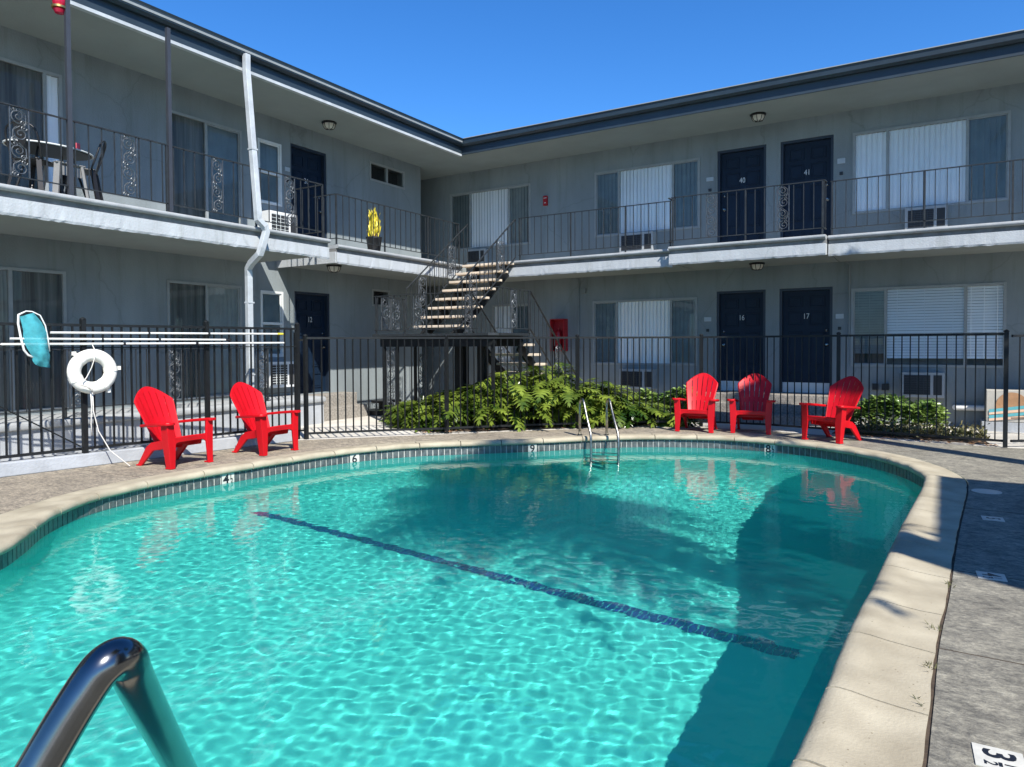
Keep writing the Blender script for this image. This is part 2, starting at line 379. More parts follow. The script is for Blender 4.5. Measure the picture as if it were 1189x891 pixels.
# tile band
grout = structure(ringmesh('tile_grout_band', [z3(offs(.004), -.045), z3(offs(.004), -.22)], M['grout'])); grout.cycles.is_caustics_receiver = True
nt = int(PER/.088); tq = np.linspace(0, PER, nt+1); Q = np.vstack([OUT, OUT[:1]])
tx = lambda t: np.array([np.interp(t % PER, s, Q[:,0]), np.interp(t % PER, s, Q[:,1])])
mb = MB()
for i in range(nt):
    a = tx(tq[i]+.0055); b = tx(tq[i+1]-.0055); dv = b-a; nn = np.array([dv[1], -dv[0]])/np.linalg.norm(dv)
    if nn @ (a-PC) > 0: nn = -nn
    ai, bi = a+nn*.004, b+nn*.004
    mb.add([(*ai,-.058),(*bi,-.058),(*bi,-.20),(*ai,-.20),(*a,-.058),(*b,-.058),(*b,-.20),(*a,-.20)], [(0,1,2,3),(0,4,5,1),(1,5,6,2),(2,6,7,3),(3,7,4,0)])
tl = structure(mb.build('waterline_tiles', M['tile'])); tl.cycles.is_caustics_receiver = True
# coping stones with rounded nose, cut by joints
prof = [(-.032,-.052),(-.048,-.035),(-.05,-.012),(-.042,.008),(-.022,.022),(.01,.028),(.06,.025),(.14,.014),(.24,.006),(.34,.004),(.34,-.06),(.02,-.06)]
mb = MB(); per_seg = 20; rj = random.Random(4)
i = 0
while i < 720:
    ln = rj.choice([14,15,16,17]); j = min(i+ln, 720)
    if 720-j < 8: j = 720
    rows = []
    for k in range(i, j+1):
        e = 0
        p = RS[k % 720].copy(); n_ = NRM[k % 720]; tg = tan[k % 720]
        if k == i: p = p + tg*.006
        if k == j: p = p - tg*.006
        w = CW[k % 720]/.34
        rip = .0035*math.sin(k*.83+1.7*math.sin(k*.21))+.003*math.sin(k*.37+2)
        rows.append([(p[0]+n_[0]*((a*w if a > 0 else a)+rip*.5), p[1]+n_[1]*((a*w if a > 0 else a)+rip*.5), z+(rip if 0 < z and a < .3 else 0)) for a, z in prof])
    npf = len(prof); o = len(mb.v)
    for r_ in rows: mb.v += r_
    for q in range(len(rows)-1):
        for h in range(npf): mb.f.append((o+q*npf+h, o+q*npf+(h+1) % npf, o+(q+1)*npf+(h+1) % npf, o+(q+1)*npf+h))
    mb.f.append(tuple(o+h for h in range(npf))); mb.f.append(tuple(o+(len(rows)-1)*npf+h for h in range(npf))[::-1])
    i = j
structure(mb.build('pool_coping', M['coping'], smooth=True))
cg = ringmesh('coping_joint_bed', [z3(offs(.0), -.02), np.column_stack([RS + NRM*(CW+.016)[:,None], np.full(720, -.006)])], M['soil']); structure(cg)
# deck and walkway (rings around the pool)
def polyring(poly, n=720):
    """points on a polygon along rays from PC through each coping outer point"""
    P = np.array(poly); out = []
    base = RS + NRM*(CW+.016)[:,None]
    for b in base:
        dr = b-PC; best = None
        for i in range(len(P)):
            a, c = P[i], P[(i+1) % len(P)]; e = c-a
            den = dr[0]*e[1]-dr[1]*e[0]
            if abs(den) < 1e-9: continue
            t = ((a-PC)[0]*e[1]-(a-PC)[1]*e[0])/den; u = ((a-PC)[0]*dr[1]-(a-PC)[1]*dr[0])/den
            if t > 0 and -1e-9 <= u <= 1+1e-9 and (best is None or t < best): best = t
        out.append(PC+dr*best)
    return base, np.array(out)
fence_line = [(-8.73,7.87),(-8.0,8.72),(-7.19,9.58),(-6.4,10.5),(-5.58,11.34),(-4.7,12.12),(-3.74,12.70),(-2.6,12.78),(-1.44,12.58),(-.3,12.45),(.79,12.26)]
fx = lambda y: -9.23 + .136*(y-3.76)
deck_poly = [(fx(-4),-4.),(fx(7.65),7.65)] + [(x-.0,y-.16) for x,y in fence_line[:-1]] + [(.79,12.2),(2.6,12.6),(9,10.2),(9,-4)]
base, dp = polyring(deck_poly)
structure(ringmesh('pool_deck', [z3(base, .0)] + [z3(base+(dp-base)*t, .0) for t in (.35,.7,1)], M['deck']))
far = PC + (dp-PC)/np.linalg.norm(dp-PC, axis=1)[:,None]*34.
structure(ringmesh('courtyard_walkway', [z3(dp, -.004), z3(far, -.004)], M['walk']))
far2 = PC + (far-PC)*30.
structure(ringmesh('ground', [z3(far-(far-PC)*.02, -.02), z3(far2, -.02)], M['ground']))

# control joints sawn in the deck
mb = MB()
for (a, b) in (((.0,5.44),(.95,5.40)),((.0,4.0),(1.2,3.98)),((-.02,2.5),(1.2,2.45)),((.12,7.55),(1.5,7.52)),((-.6,10.95),(.9,12.2)),((-7.8,6.3),(-8.85,6.35)),((-7.85,4.6),(-9.1,4.5)),((-7.25,3.1),(-9.3,1.4))):
    mb.bar((*a,.0005),(*b,.0005),.005,.003)
structure(mb.build('deck_joints', M['soil']))
# weeds in the coping joint
mb = MB()
for (x,y) in ((-.02,4.25),(.05,5.1),(-.06,3.35),(-.045,3.75)):
    for k in range(16):
        a = rnd.uniform(0,6.28); l = rnd.uniform(.015,.04)
        p = Vector((x+rnd.gauss(0,.012),y+rnd.gauss(0,.03),.0)); q = p+Vector((math.cos(a)*l,math.sin(a)*l,rnd.uniform(.008,.03))); w = Vector((-math.sin(a),math.cos(a),0))*.004
        mb.add([p-w,p+w,q],[(0,1,2)])
stuff(mb.build('joint_weeds', M['dry'], recalc=False))

# water: fine chop as real geometry, so the sun refracts into caustics on the basin
stp = .0145
xs = np.arange(-7.75, .1, stp); ys = np.arange(-.35, 11.6, stp)
X, Y = np.meshgrid(xs, ys); Z = np.full_like(X, WZ)
rw = random.Random(3)
for i in range(90):
    Lw = math.exp(rw.uniform(math.log(.06), math.log(.27)))
    a = rw.gauss(2.2, .95) if i % 3 else rw.uniform(0, 6.28)
    k = 2*math.pi/Lw
    A = .000033*(Lw/.1)**1.10
    mod = np.interp(Y, [4.5, 9.5], [1, .55]) + .35*np.sin(.8*X*math.cos(a+1)+.9*Y*math.sin(a+1)+i)
    Z += A*mod*np.sin(k*(X*math.cos(a)+Y*math.sin(a)) + rw.uniform(0,6.28) + .6*np.sin(1.3*X+.7*Y+i))
from_in = np.zeros(X.shape, bool)
WP = offs(.03)
def inside(px, py):
    r = np.zeros(px.shape, bool); n = len(WP); j = n-1
    for i in range(n):
        xi, yi = WP[i]; xj, yj = WP[j]
        c = ((yi > py) != (yj > py)) & (px < (xj-xi)*(py-yi)/(yj-yi+1e-12)+xi)
        r ^= c; j = i
    return r
ins = inside(X, Y)
idx = np.arange(X.size).reshape(X.shape)
cell = ins[:-1,:-1] | ins[1:,:-1] | ins[:-1,1:] | ins[1:,1:]
f = np.stack([idx[:-1,:-1][cell], idx[:-1,1:][cell], idx[1:,1:][cell], idx[1:,:-1][cell]], 1)
used = np.unique(f); remap = -np.ones(X.size, int); remap[used] = np.arange(len(used))
me = bpy.data.meshes.new('pool_water')
V = np.stack([X.ravel()[used], Y.ravel()[used], Z.ravel()[used]], 1); Fq = remap[f]
me.vertices.add(len(V)); me.vertices.foreach_set('co', V.ravel())
me.loops.add(Fq.size); me.loops.foreach_set('vertex_index', Fq.ravel())
me.polygons.add(len(Fq)); me.polygons.foreach_set('loop_start', np.arange(0, Fq.size, 4)); me.polygons.foreach_set('loop_total', np.full(len(Fq), 4))
me.update(calc_edges=True); me.polygons.foreach_set('use_smooth', [True]*len(Fq)); me.validate()
water = structure(bpy.data.objects.new('pool_water', me)); col.objects.link(water)
wm, t, b = newmat('pool_water'); t.nodes.remove(b)
g = t.nodes.new('ShaderNodeBsdfGlass'); g.inputs['IOR'].default_value = 1.33; g.inputs['Roughness'].default_value = 0; g.inputs['Color'].default_value = (.93,1,1,1)
tc = t.nodes.new('ShaderNodeTexCoord'); mp = t.nodes.new('ShaderNodeMapping'); mp.inputs['Rotation'].default_value = (0,0,.9); mp.inputs['Scale'].default_value = (1,.55,1)
nz = t.nodes.new('ShaderNodeTexNoise'); nz.inputs['Scale'].default_value = 15; nz.inputs['Detail'].default_value = 3; nz.inputs['Roughness'].default_value = .55
bp = t.nodes.new('ShaderNodeBump'); bp.inputs['Strength'].default_value = .05; bp.inputs['Distance'].default_value = .02
t.links.new(tc.outputs['Object'], mp.inputs[0]); t.links.new(mp.outputs[0], nz.inputs['Vector']); t.links.new(nz.outputs['Fac'], bp.inputs['Height']); t.links.new(bp.outputs[0], g.inputs['Normal'])
df = t.nodes.new('ShaderNodeBsdfDiffuse'); df.inputs['Color'].default_value = (.02,.50,.52,1)
mxw = t.nodes.new('ShaderNodeMixShader'); mxw.inputs[0].default_value = .055
t.links.new(g.outputs[0], mxw.inputs[1]); t.links.new(df.outputs[0], mxw.inputs[2]); t.links.new(mxw.outputs[0], t.nodes['Material Output'].inputs[0]); me.materials.append(wm)
water.cycles.is_caustics_caster = True

# curb under the left fence
mb = MB()
mb.add([(fx(-3),-3,0),(fx(7.66),7.66,0),(fx(7.66)-.24,7.66,0),(fx(-3)-.24,-3,0),(fx(-3),-3,.165),(fx(7.66),7.66,.165),(fx(7.66)-.24,7.66,.165),(fx(-3)-.24,-3,.165)],
       [(0,3,2,1),(4,5,6,7),(0,1,5,4),(1,2,6,5),(2,3,7,6),(3,0,4,7)])
structure(mb.build('fence_curb', M['curb'], bevel=.012))

# ------------------------------------------------------------------ buildings
left = thing('apartment_wing', 'blue grey apartment wing along the left, with the white downspout and doors 36 and 12', 'building', (XW,5,0))
back = thing('apartment_wing', 'blue grey apartment wing across the far end of the pool, doors 40, 41, 16, 17', 'building', (-3,YW,0))

def facade(P, a0, a1, z0, z1, ops, depth=.30):
    """wall face with recessed openings"""
    mb = MB()
    A = sorted({a0, a1, *[o[0] for o in ops], *[o[1] for o in ops]}); Zs = sorted({z0, z1, *[o[2] for o in ops], *[o[3] for o in ops]})
    for i in range(len(A)-1):
        for j in range(len(Zs)-1):
            ca, cz = (A[i]+A[i+1])/2, (Zs[j]+Zs[j+1])/2
            if any(o[0] < ca < o[1] and o[2] < cz < o[3] for o in ops): continue
            mb.add([P(A[i],Zs[j],0),P(A[i+1],Zs[j],0),P(A[i+1],Zs[j+1],0),P(A[i],Zs[j+1],0)], [(0,1,2,3)])
    for x0, x1, y0, y1 in ops:
        c = [(x0,y0),(x1,y0),(x1,y1),(x0,y1)]
        for k in range(4):
            (a, b), (e, h) = c[k], c[(k+1) % 4]
            mb.add([P(a,b,0),P(e,h,0),P(e,h,depth),P(a,b,depth)], [(0,1,2,3)])
        mb.add([P(x0,y0,depth),P(x1,y0,depth),P(x1,y1,depth),P(x0,y1,depth)], [(0,1,2,3)])
    return mb

def blinds_v(P, a0, a1, z0, z1, d, mb, rr):
    n = max(2, int((a1-a0)/.082)); w = (a1-a0)/n
    for i in range(n):
        c = a0+(i+.5)*w; t = .013+rr.uniform(-.004,.004); e = rr.uniform(-.003,.003)
        pts = [(c-w*.54, d+t), (c-w*.2, d+t*.2+.004), (c+w*.2, d-t*.4+.004), (c+w*.54, d-t)]
        for k in range(3):
            (p, q), (r_, s_) = pts[k], pts[k+1]
            mb.add([P(p,z0,q),P(r_,z0,s_),P(r_+e,z1,s_),P(p+e,z1,q)], [(0,1,2,3)])
def blinds_h(P, a0, a1, z0, z1, d, mb, rr):
    n = int((z1-z0)/.05)
    for i in range(n):
        z = z0+(i+.5)*(z1-z0)/n; e = rr.uniform(-.002,.002)
        mb.add([P(a0,z-.024+e,d-.012),P(a1,z-.024-e,d-.012),P(a1,z+.022,d+.012),P(a0,z+.022,d+.012)], [(0,1,2,3)])
    for a in (a0+.15*(a1-a0), a0+.5*(a1-a0), a0+.85*(a1-a0)):
        fbox(mb, P, a-.004, a+.004, z0, z1, d-.022, d-.018)
rb = random.Random(8)
def window(P, wing, a0, a1, z0, z1, panes, fw=.032, fmat='alu', label=None, sill=True):
    """panes: list of (start, end, kind)"""
    mb = MB()
    fbox(mb,P,a0-.012,a0+fw,z0-.012,z1+.012,-.018,.07); fbox(mb,P,a1-fw,a1+.012,z0-.012,z1+.012,-.018,.07)
    fbox(mb,P,a0+fw,a1-fw,z1-fw,z1+.012,-.016,.07); fbox(mb,P,a0+fw,a1-fw,z0-.012,z0+fw,-.016,.07)
    for i in range(len(panes)-1):
        c = panes[i][1]; fbox(mb,P,c-.024,c+.024,z0+fw,z1-fw,-.008,.065)
    fr = mb.build('window', M[fmat], wing)
    if label: fr['label'] = label
    for (p, q, kind) in panes:
        p2, q2 = max(p, a0+fw), min(q, a1-fw)
        pm = {'white':'glass','h':'glass','dark':'screen','drape':'darkglass','night':'nightglass','darkh':'screen'}[kind]
        g_ = MB(); g_.add([P(p2,z0+fw,.022),P(q2,z0+fw,.022),P(q2,z1-fw,.022),P(p2,z1-fw,.022)], [(0,1,2,3)]); g_.build('pane', M[pm], fr)
        bl = MB()
        if kind in ('h','darkh'): blinds_h(P, p2, q2, z0+.02+(.13 if kind == 'h' else .22), z1-.03, .045, bl, rb)
        elif kind == 'night': blinds_v(P, p2, q2, z0+.015, z1-.03, .2, bl, rb)
        else: blinds_v(P, p2, q2, z0+.015, z1-.03, .045, bl, rb)
        bl.build('drape' if kind == 'drape' else 'blind', M['black' if kind == 'night' else 'drape' if kind == 'drape' else 'dim' if kind in('dark','darkh') else 'blind'], fr, recalc=False)
        if kind in ('dark','darkh'):
            s_ = MB()
            fbox(s_,P,p2+.0,p2+.022,z0+fw,z1-fw,.008,.024); fbox(s_,P,q2-.022,q2,z0+fw,z1-fw,.008,.024)
            fbox(s_,P,p2+.022,q2-.022,z0+fw,z0+fw+.022,.008,.024); fbox(s_,P,p2+.022,q2-.022,z1-fw-.022,z1-fw,.008,.024)
            s_.build('sash', M[fmat], fr)
    return fr
def door(P, wing, a0, a1, z0, z1, num, hinge, kick=False):
    mb = MB(); d0 = .11
    fbox(mb,P,a0+.05,a1-.05,z0,z1-.05,d0,d0+.045)
    w = (a1-a0-.1); pw = w*.32
    for side in (0, 1):
        ac = a0+.05+w*(.27 if side == 0 else .73)
        for (f0, f1) in ((.06,.335),(.40,.60),(.67,.80),(.84,.95)) if False else ((.05,.20),(.27,.60),(.66,.80),(.84,.945)):
            za, zb = z0+(z1-z0-.05)*f0, z0+(z1-z0-.05)*f1
            for (p,q,r_,s_) in ((ac-pw/2,ac+pw/2,za,za+.018),(ac-pw/2,ac+pw/2,zb-.018,zb),(ac-pw/2,ac-pw/2+.018,za+.018,zb-.018),(ac+pw/2-.018,ac+pw/2,za+.018,zb-.018)):
                fbox(mb,P,p,q,r_,s_,d0-.018,d0)
            fbox(mb,P,ac-pw/2+.05,ac+pw/2-.05,za+.04,zb-.04,d0-.008,d0)
    dr = mb.build('door', M['navydoor'], wing, bevel=.003); dr['label'] = 'navy six panel door numbered '+num
    fr = MB(); fbox(fr,P,a0,a0+.05,z0,z1,.02,.16); fbox(fr,P,a1-.05,a1,z0,z1,.02,.16); fbox(fr,P,a0+.05,a1-.05,z1-.05,z1,.02,.16); fr.build('frame', M['navyframe'], dr)
    hs = a0+.12 if hinge == 'l' else a1-.12
    for z, r_, nm in ((z0+.96,.03,'handle'),(z0+1.25,.026,'deadbolt')):
        kb = MB(); c = P(hs,z,d0-.0)
        kb.lathe([(r_*1.05,0),(r_*1.05,.008),(r_*.4,.012),(r_*.4,.03),(r_*.9,.04),(r_,.052),(r_*.7,.066),(.002,.07)] if nm == 'handle' else [(r_,0),(r_,.012),(r_*.6,.02),(.002,.022)], seg=14)
        ax = Vector(P(0,0,-1))-Vector(P(0,0,0)); q = Vector((0,0,1)).rotation_difference(ax)
        kb.xf(Matrix.Translation(c) @ q.to_matrix().to_4x4()); kb.build(nm, M['steel'], dr, smooth=True)
    vs, fs = text_geo(num, .155); tb = MB()
    ac = (a0+a1)/2; zc = z0+1.53
    sg = 1 if P is Pr else 1
    tb.add([P(ac+x*sg*.8, zc+y, d0-.022) for x,y,z in vs], fs); tb.build('number', M['numwhite'], dr, recalc=False)
    if kick:
        k = MB(); fbox(k,P,a0+.05,a1-.05,z0+.0,z0+.20,d0-.02,d0-.0135); k.build('kick_plate', M['trimwhite'], dr)
    return dr

# --- left wing
Lops = [(3.1,5.46,F2+.03,5.53),(7.13,8.60,F2+.03,5.51),(8.98,9.52,4.28,5.48),(9.77,10.74,F2+.01,5.59),(12.06,13.26,5.31,5.72),
        (3.1,5.46,.58,2.62),(7.09,8.55,.58,2.62),(9.0,9.52,1.30,2.57),(9.83,10.79,F1,2.62),(12.10,12.69,2.43,2.80)]
mb = facade(Pl, -6, 13.9, -.05, 6.0, Lops)
mb.add([(XW,13.9,-.05),(XW-9,13.9,-.05),(XW-9,13.9,6.0),(XW,13.9,6.0)], [(0,1,2,3)])
mb.build('wall', M['stucco'], left, recalc=False)
window(Pl, left, 3.1, 5.46, F2+.03, 5.53, [(3.1,3.9,'drape'),(3.9,5.24,'drape'),(5.24,5.46,'white')], label='upper sliding glass door behind the patio table')
window(Pl, left, 7.13, 8.60, F2+.03, 5.51, [(7.13,7.87,'drape'),(7.87,8.60,'dark')], label='upper sliding glass door beside the downspout')
window(Pl, left, 8.98, 9.52, 4.28, 5.48, [(8.98,9.52,'dark')], fmat='trimwhite', label='narrow white window beside door 36')
mb = MB(); fbox(mb,Pl,8.99,9.51,4.85,4.90,-.02,.06); mb.build('window_rail', M['trimwhite'], left)
door(Pl, left, 9.77, 10.74, F2+.01, 5.59, '36', 'r')
window(Pl, left, 12.06, 13.26, 5.31, 5.72, [(12.06,12.65,'night'),(12.65,13.26,'night')], label='small high window on the upper floor')
window(Pl, left, 3.1, 5.46, .58, 2.62, [(3.1,4.74,'drape'),(4.74,5.46,'drape')], label='ground floor sliding glass door with dark drapes')
window(Pl, left, 7.09, 8.55, .58, 2.62, [(7.09,7.84,'drape'),(7.84,8.55,'dark')], label='ground floor sliding glass door beside the downspout')
window(Pl, left, 9.0, 9.52, 1.30, 2.57, [(9.0,9.52,'dark')], fmat='trimwhite', label='narrow white window beside door 12')
mb = MB(); fbox(mb,Pl,9.01,9.51,1.92,1.97,-.02,.06); mb.build('window_rail', M['trimwhite'], left)
door(Pl, left, 9.83, 10.79, F1, 2.62, '12', 'r')
window(Pl, left, 12.10, 12.69, 2.43, 2.80, [(12.10,12.69,'night')], label='small high window on the ground floor')

# slab edge profile: d outward from the front plane, z
SP = [(0,3.03),(0,3.235),(-.03,3.24),(-.03,3.315),(.02,3.318),(.042,3.335),(.048,3.358),(.038,3.378),(.015,F2+.004),(-.2,F2),(-.2,3.10)]
def rag(seed):
    r_ = random.Random(seed); return r_
def slab_edge(fn, t0, t1, parent, seed):
    """stucco band with an uneven lower lip, concrete ledge and round nosing"""
    r_ = random.Random(seed); n = max(2, int(abs(t1-t0)/.06))
    mb = MB(); ts = [t0+(t1-t0)*i/n for i in range(n+1)]
    poly = lambda q: [(-.2,3.06+q*.0),(-.004,3.03+q),(.006+q*.5,3.06),(.0,3.235),(-.2,3.235)]
    vals = [r_.gauss(0,.0032) for _ in ts]; o = len(mb.v); k = 5
    for t_, q in zip(ts, vals): mb.v += [fn(a, z, t_) for a, z in poly(q)]
    for i in range(n):
        for h in range(k): mb.f.append((o+i*k+h, o+i*k+(h+1) % k, o+(i+1)*k+(h+1) % k, o+(i+1)*k+h))
    mb.f.append(tuple(o+h for h in range(k))); mb.f.append(tuple(o+n*k+h for h in range(k)))
    mb.build('slab_edge', M['slab'], parent)
    m2 = MB(); m2.prism([(-.2,3.236),(-.03,3.236),(-.028,3.312),(-.2,3.312)], lambda a,z,t_: fn(a,z,t_), t0+.002, t1-.002); m2.build('ledge', M['ledge'], parent)
    m3 = MB(); m3.prism([(-.2,3.313),(.02,3.313),(.042,3.33),(.048,3.352),(.038,3.374),(.015,F2+.002),(-.2,F2+.002)], lambda a,z,t_: fn(a,z,t_), t0, t1); m3.build('nosing', M['nosing'], parent, smooth=True)
# left walkway: two runs with an open notch between them
LX1, LX2 = -9.22, -9.56
slab_edge(lambda a,z,t_: (LX1+a, t_, z), -6, 8.88, left, 1)
slab_edge(lambda a,z,t_: (LX2+a, t_, z), 9.40, 13.38, left, 2)
mb = MB(); mb.box(XW, LX1-.2, -6, 8.86, 3.09, F2-.002); mb.build('walkway_slab', M['soffit'], left)
mb = MB(); mb.box(XW, LX2-.2, 9.42, 15.0, 3.09, F2-.002); mb.build('walkway_slab', M['soffit'], left)
mb = MB(); mb.box(XW, LX2-.03, 9.385, 9.42, 3.045, 3.25); mb.build('slab_end', M['slab'], left)
# porch
mb = MB(); mb.box(XW, -10.27, -6, 9.70, -.05, .41); mb.build('porch_front', M['curb'], left)
mb = MB(); mb.prism([(-11.2,.41),(-10.25,.41),(-10.215,.425),(-10.20,.46),(-10.21,.50),(-10.25,F1),(-11.2,F1)], lambda a,z,t_: (a,t_,z), -6, 9.70); mb.build('porch_floor', M['nosing'], left, smooth=True)
# roof and eaves
RL = -9.6; RB = 13.45
mb = MB(); mb.box(-20, RL-.03, -6, RB+8, 5.985, 6.2); mb.build('roof', M['roof'], left)
mb = MB(); mb.add([(-20,-6,5.98),(RL-.09,-6,5.98),(RL-.09,RB+.06,5.98),(-20,RB+.06,5.98)], [(0,1,2,3)]); mb.build('soffit', M['soffit'], left, recalc=False)
mb = MB(); mb.box(RL-.03, RL, -6, RB+.0, 5.965, 6.20); mb.build('fascia', M['fascia'], left)
mb = MB(); mb.box(RL-.075, RL+.003, -6, RB-.01, 5.918, 5.9645); mb.build('eave_strip', M['spout'], left)
mb = MB(); mb.prism([(RL+.002,6.13),(RL+.06,6.13),(RL+.10,6.17),(RL+.105,6.25),(RL+.12,6.285),(RL+.002,6.285)], lambda a,z,t_: (a,t_,z), -6, RB-.105); mb.build('gutter', M['gutter'], left)
mb = MB(); mb.prism([(RL+.098,6.19),(RL+.110,6.19),(RL+.114,6.222),(RL+.102,6.222)], lambda a,z,t_: (a,t_,z), -6, RB-.13); mb.build('gutter_lip', M['alu'], left)
# downspout with the jog around the walkway slab
ds = [(RL+.10,7.42,6.16),(RL+.10,7.42,5.9),(LX1+.13,7.27,3.58),(LX1+.135,7.27,3.47),(LX1+.16,7.37,3.38),(LX1+.16,7.40,3.3),(LX1+.16,7.31,3.03),(LX1+.14,7.29,2.94),(LX1-.1,7.32,2.82),(LX1-.2,7.34,2.74),(LX1-.22,7.36,2.62),(LX1-.23,7.37,.02)]
mb = MB(); mb.tube(ds, .064, 4, phase=math.pi/4); dsp = mb.build('downspout', M['spout'], left, bevel=.006)
for z in (4.6, 2.2, 1.05):
    xx = LX1+.13 if z > 3 else LX1-.225; yy_ = 7.42-.15*((5.9-z)/2.32) if z > 3 else 7.37
    if z > 3: xx = RL+.10+(LX1+.13-RL-.10)*((5.9-z)/(5.9-3.58))
    mb = MB(); mb.box(xx-.055, xx+.055, yy_-.055, yy_+.055, z-.012, z+.012); mb.build('strap', M['spout'], dsp)
# posts up to the eave
for y in (4.62, 5.95):
    mb = MB(); mb.bar((LX1-.07,y,F2),(LX1-.07,y,5.965),.052); mb.build('post', M['post'], left)
    mb = MB(); mb.box(LX1-.12,LX1-.02,y-.05,y+.05,F2,F2+.012); mb.build('post_base', M['post'], left)

# --- back wing
Rops = [(-11.09,-8.65,4.0,5.47),(-6.91,-4.46,4.01,5.49),(-4.08,-3.09,F2+.01,5.58),(-2.81,-1.83,F2+.01,5.58),(-1.48,.98,4.0,5.53),
        (-9.78,-8.65,1.06,2.52),(-6.96,-4.51,1.05,2.51),(-4.09,-3.09,F1,2.62),(-2.82,-1.83,F1,2.62),(-1.49,.95,1.07,2.55)]
facade(Pr, -20, 12, -.05, 6.0, Rops).build('wall', M['stucco'], back, recalc=False)
window(Pr, back, -11.09,-8.65,4.0,5.47, [(-11.09,-10.46,'dark'),(-10.46,-9.27,'white'),(-9.27,-8.65,'dark')], label='upper window behind the stair head')
window(Pr, back, -6.91,-4.46,4.01,5.49, [(-6.91,-6.32,'dark'),(-6.32,-5.05,'white'),(-5.05,-4.46,'dark')], label='upper window left of door 40')
window(Pr, back, -1.48,.98,4.0,5.53, [(-1.48,-.90,'white'),(-.90,.36,'white'),(.36,.98,'dark')], label='upper window right of door 41')
window(Pr, back, -9.78,-8.65,1.06,2.52, [(-9.78,-9.2,'white'),(-9.2,-8.65,'dark')], label='ground floor window behind the staircase')
window(Pr, back, -6.96,-4.51,1.05,2.51, [(-6.96,-6.38,'dark'),(-6.38,-5.09,'white'),(-5.09,-4.51,'dark')], label='ground floor window left of door 16')
window(Pr, back, -1.49,.95,1.07,2.55, [(-1.49,-.91,'darkh'),(-.91,.36,'h'),(.36,.95,'h')], label='ground floor window with horizontal blinds right of door 17')
door(Pr, back, -4.08,-3.09,F2+.01,5.58,'40','l'); door(Pr, back, -2.81,-1.83,F2+.01,5.58,'41','r')
door(Pr, back, -4.09,-3.09,F1,2.62,'16','l',True); door(Pr, back, -2.82,-1.83,F1,2.62,'17','r',True)
for (x0,x1,yy_,sd) in ((-9.5,-4.53,13.42,3),(-4.50,-1.72,13.14,4),(-1.70,12,13.33,5)):
    slab_edge(lambda a,z,t_,yy_=yy_: (t_, yy_-a, z), x0, x1, back, sd)
    mb = MB(); mb.box(x0, x1, yy_+.2, YW, 3.09, F2-.001); mb.build('walkway_slab', M['soffit'], back)
mb = MB(); mb.box(-20, XW-.0, 13.95, YW, 3.09, F2-.003); mb.build('walkway_slab', M['soffit'], back)
mb = MB(); mb.box(-20, 12, RB+.03, 23, 5.987, 6.198); mb.build('roof', M['roof'], back)
mb = MB(); mb.add([(RL-.089,RB+.03,5.98),(12,RB+.03,5.98),(12,YW+.3,5.98),(RL-.089,YW+.3,5.98)], [(0,1,2,3)])
mb.add([(-20,RB+.062,5.981),(RL-.089,RB+.062,5.981),(RL-.089,YW+.3,5.981),(-20,YW+.3,5.981)], [(0,1,2,3)]); mb.build('soffit', M['soffit'], back, recalc=False)
mb = MB(); mb.box(RL-.03, 12, RB+.001, RB+.03, 5.95, 6.20); mb.build('fascia', M['fascia'], back)
mb = MB(); mb.prism([(.002,6.13),(.06,6.13),(.10,6.17),(.105,6.25),(.12,6.285),(.002,6.285)], lambda a,z,t_: (t_,RB-a,z), RL+.002, 12); mb.build('gutter', M['gutter'], back)
mb = MB(); mb.prism([(.1205,6.278),(.128,6.278),(.128,6.292),(.10,6.292)], lambda a,z,t_: (t_,RB-a,z), RL+.13, 12); mb.build('gutter_lip', M['alu'], back)

# wing on the sunny side of the courtyard, right of the camera
wing3 = thing('apartment_wing', 'narrow two storey wing standing right of the camera, throwing its shadow on the deck', 'building', (8,4,0))
mb = MB(); mb.box(5.05, 12, 2.15, 5.5, -.05, 6.1); mb.build('wall', M['stucco'], wing3)
mb = MB(); mb.box(5.0, 12.1, 2.1, 5.55, 6.1, 6.3); mb.build('roof', M['fascia'], wing3)

# ------------------------------------------------------------------ concrete steps
stoop = thing('concrete_steps', 'three grey concrete steps below doors 16 and 17', 'steps', (-3,14.4,0))
for i, (y0, z1) in enumerate(((14.42,.505),(14.10,.335),(13.78,.165))):
    y1 = (YW-.002, 14.419, 14.099)[i]
    mb = MB(); mb.box(-4.55, -1.42, y0, y1, -.03, z1); mb.build('step', M['step'], stoop, bevel=.01)
stoop2 = thing('concrete_steps', 'two pebbled concrete steps below door 12', 'steps', (-10.9,10.4,0))
for i, (x0, x1, z1) in enumerate(((-11.198,-10.78,.50),(-10.779,-10.48,.25))):
    mb = MB(); mb.box(x0, x1, 9.72, 11.15, -.03, z1); mb.build('step', M['step'], stoop2, bevel=.01)

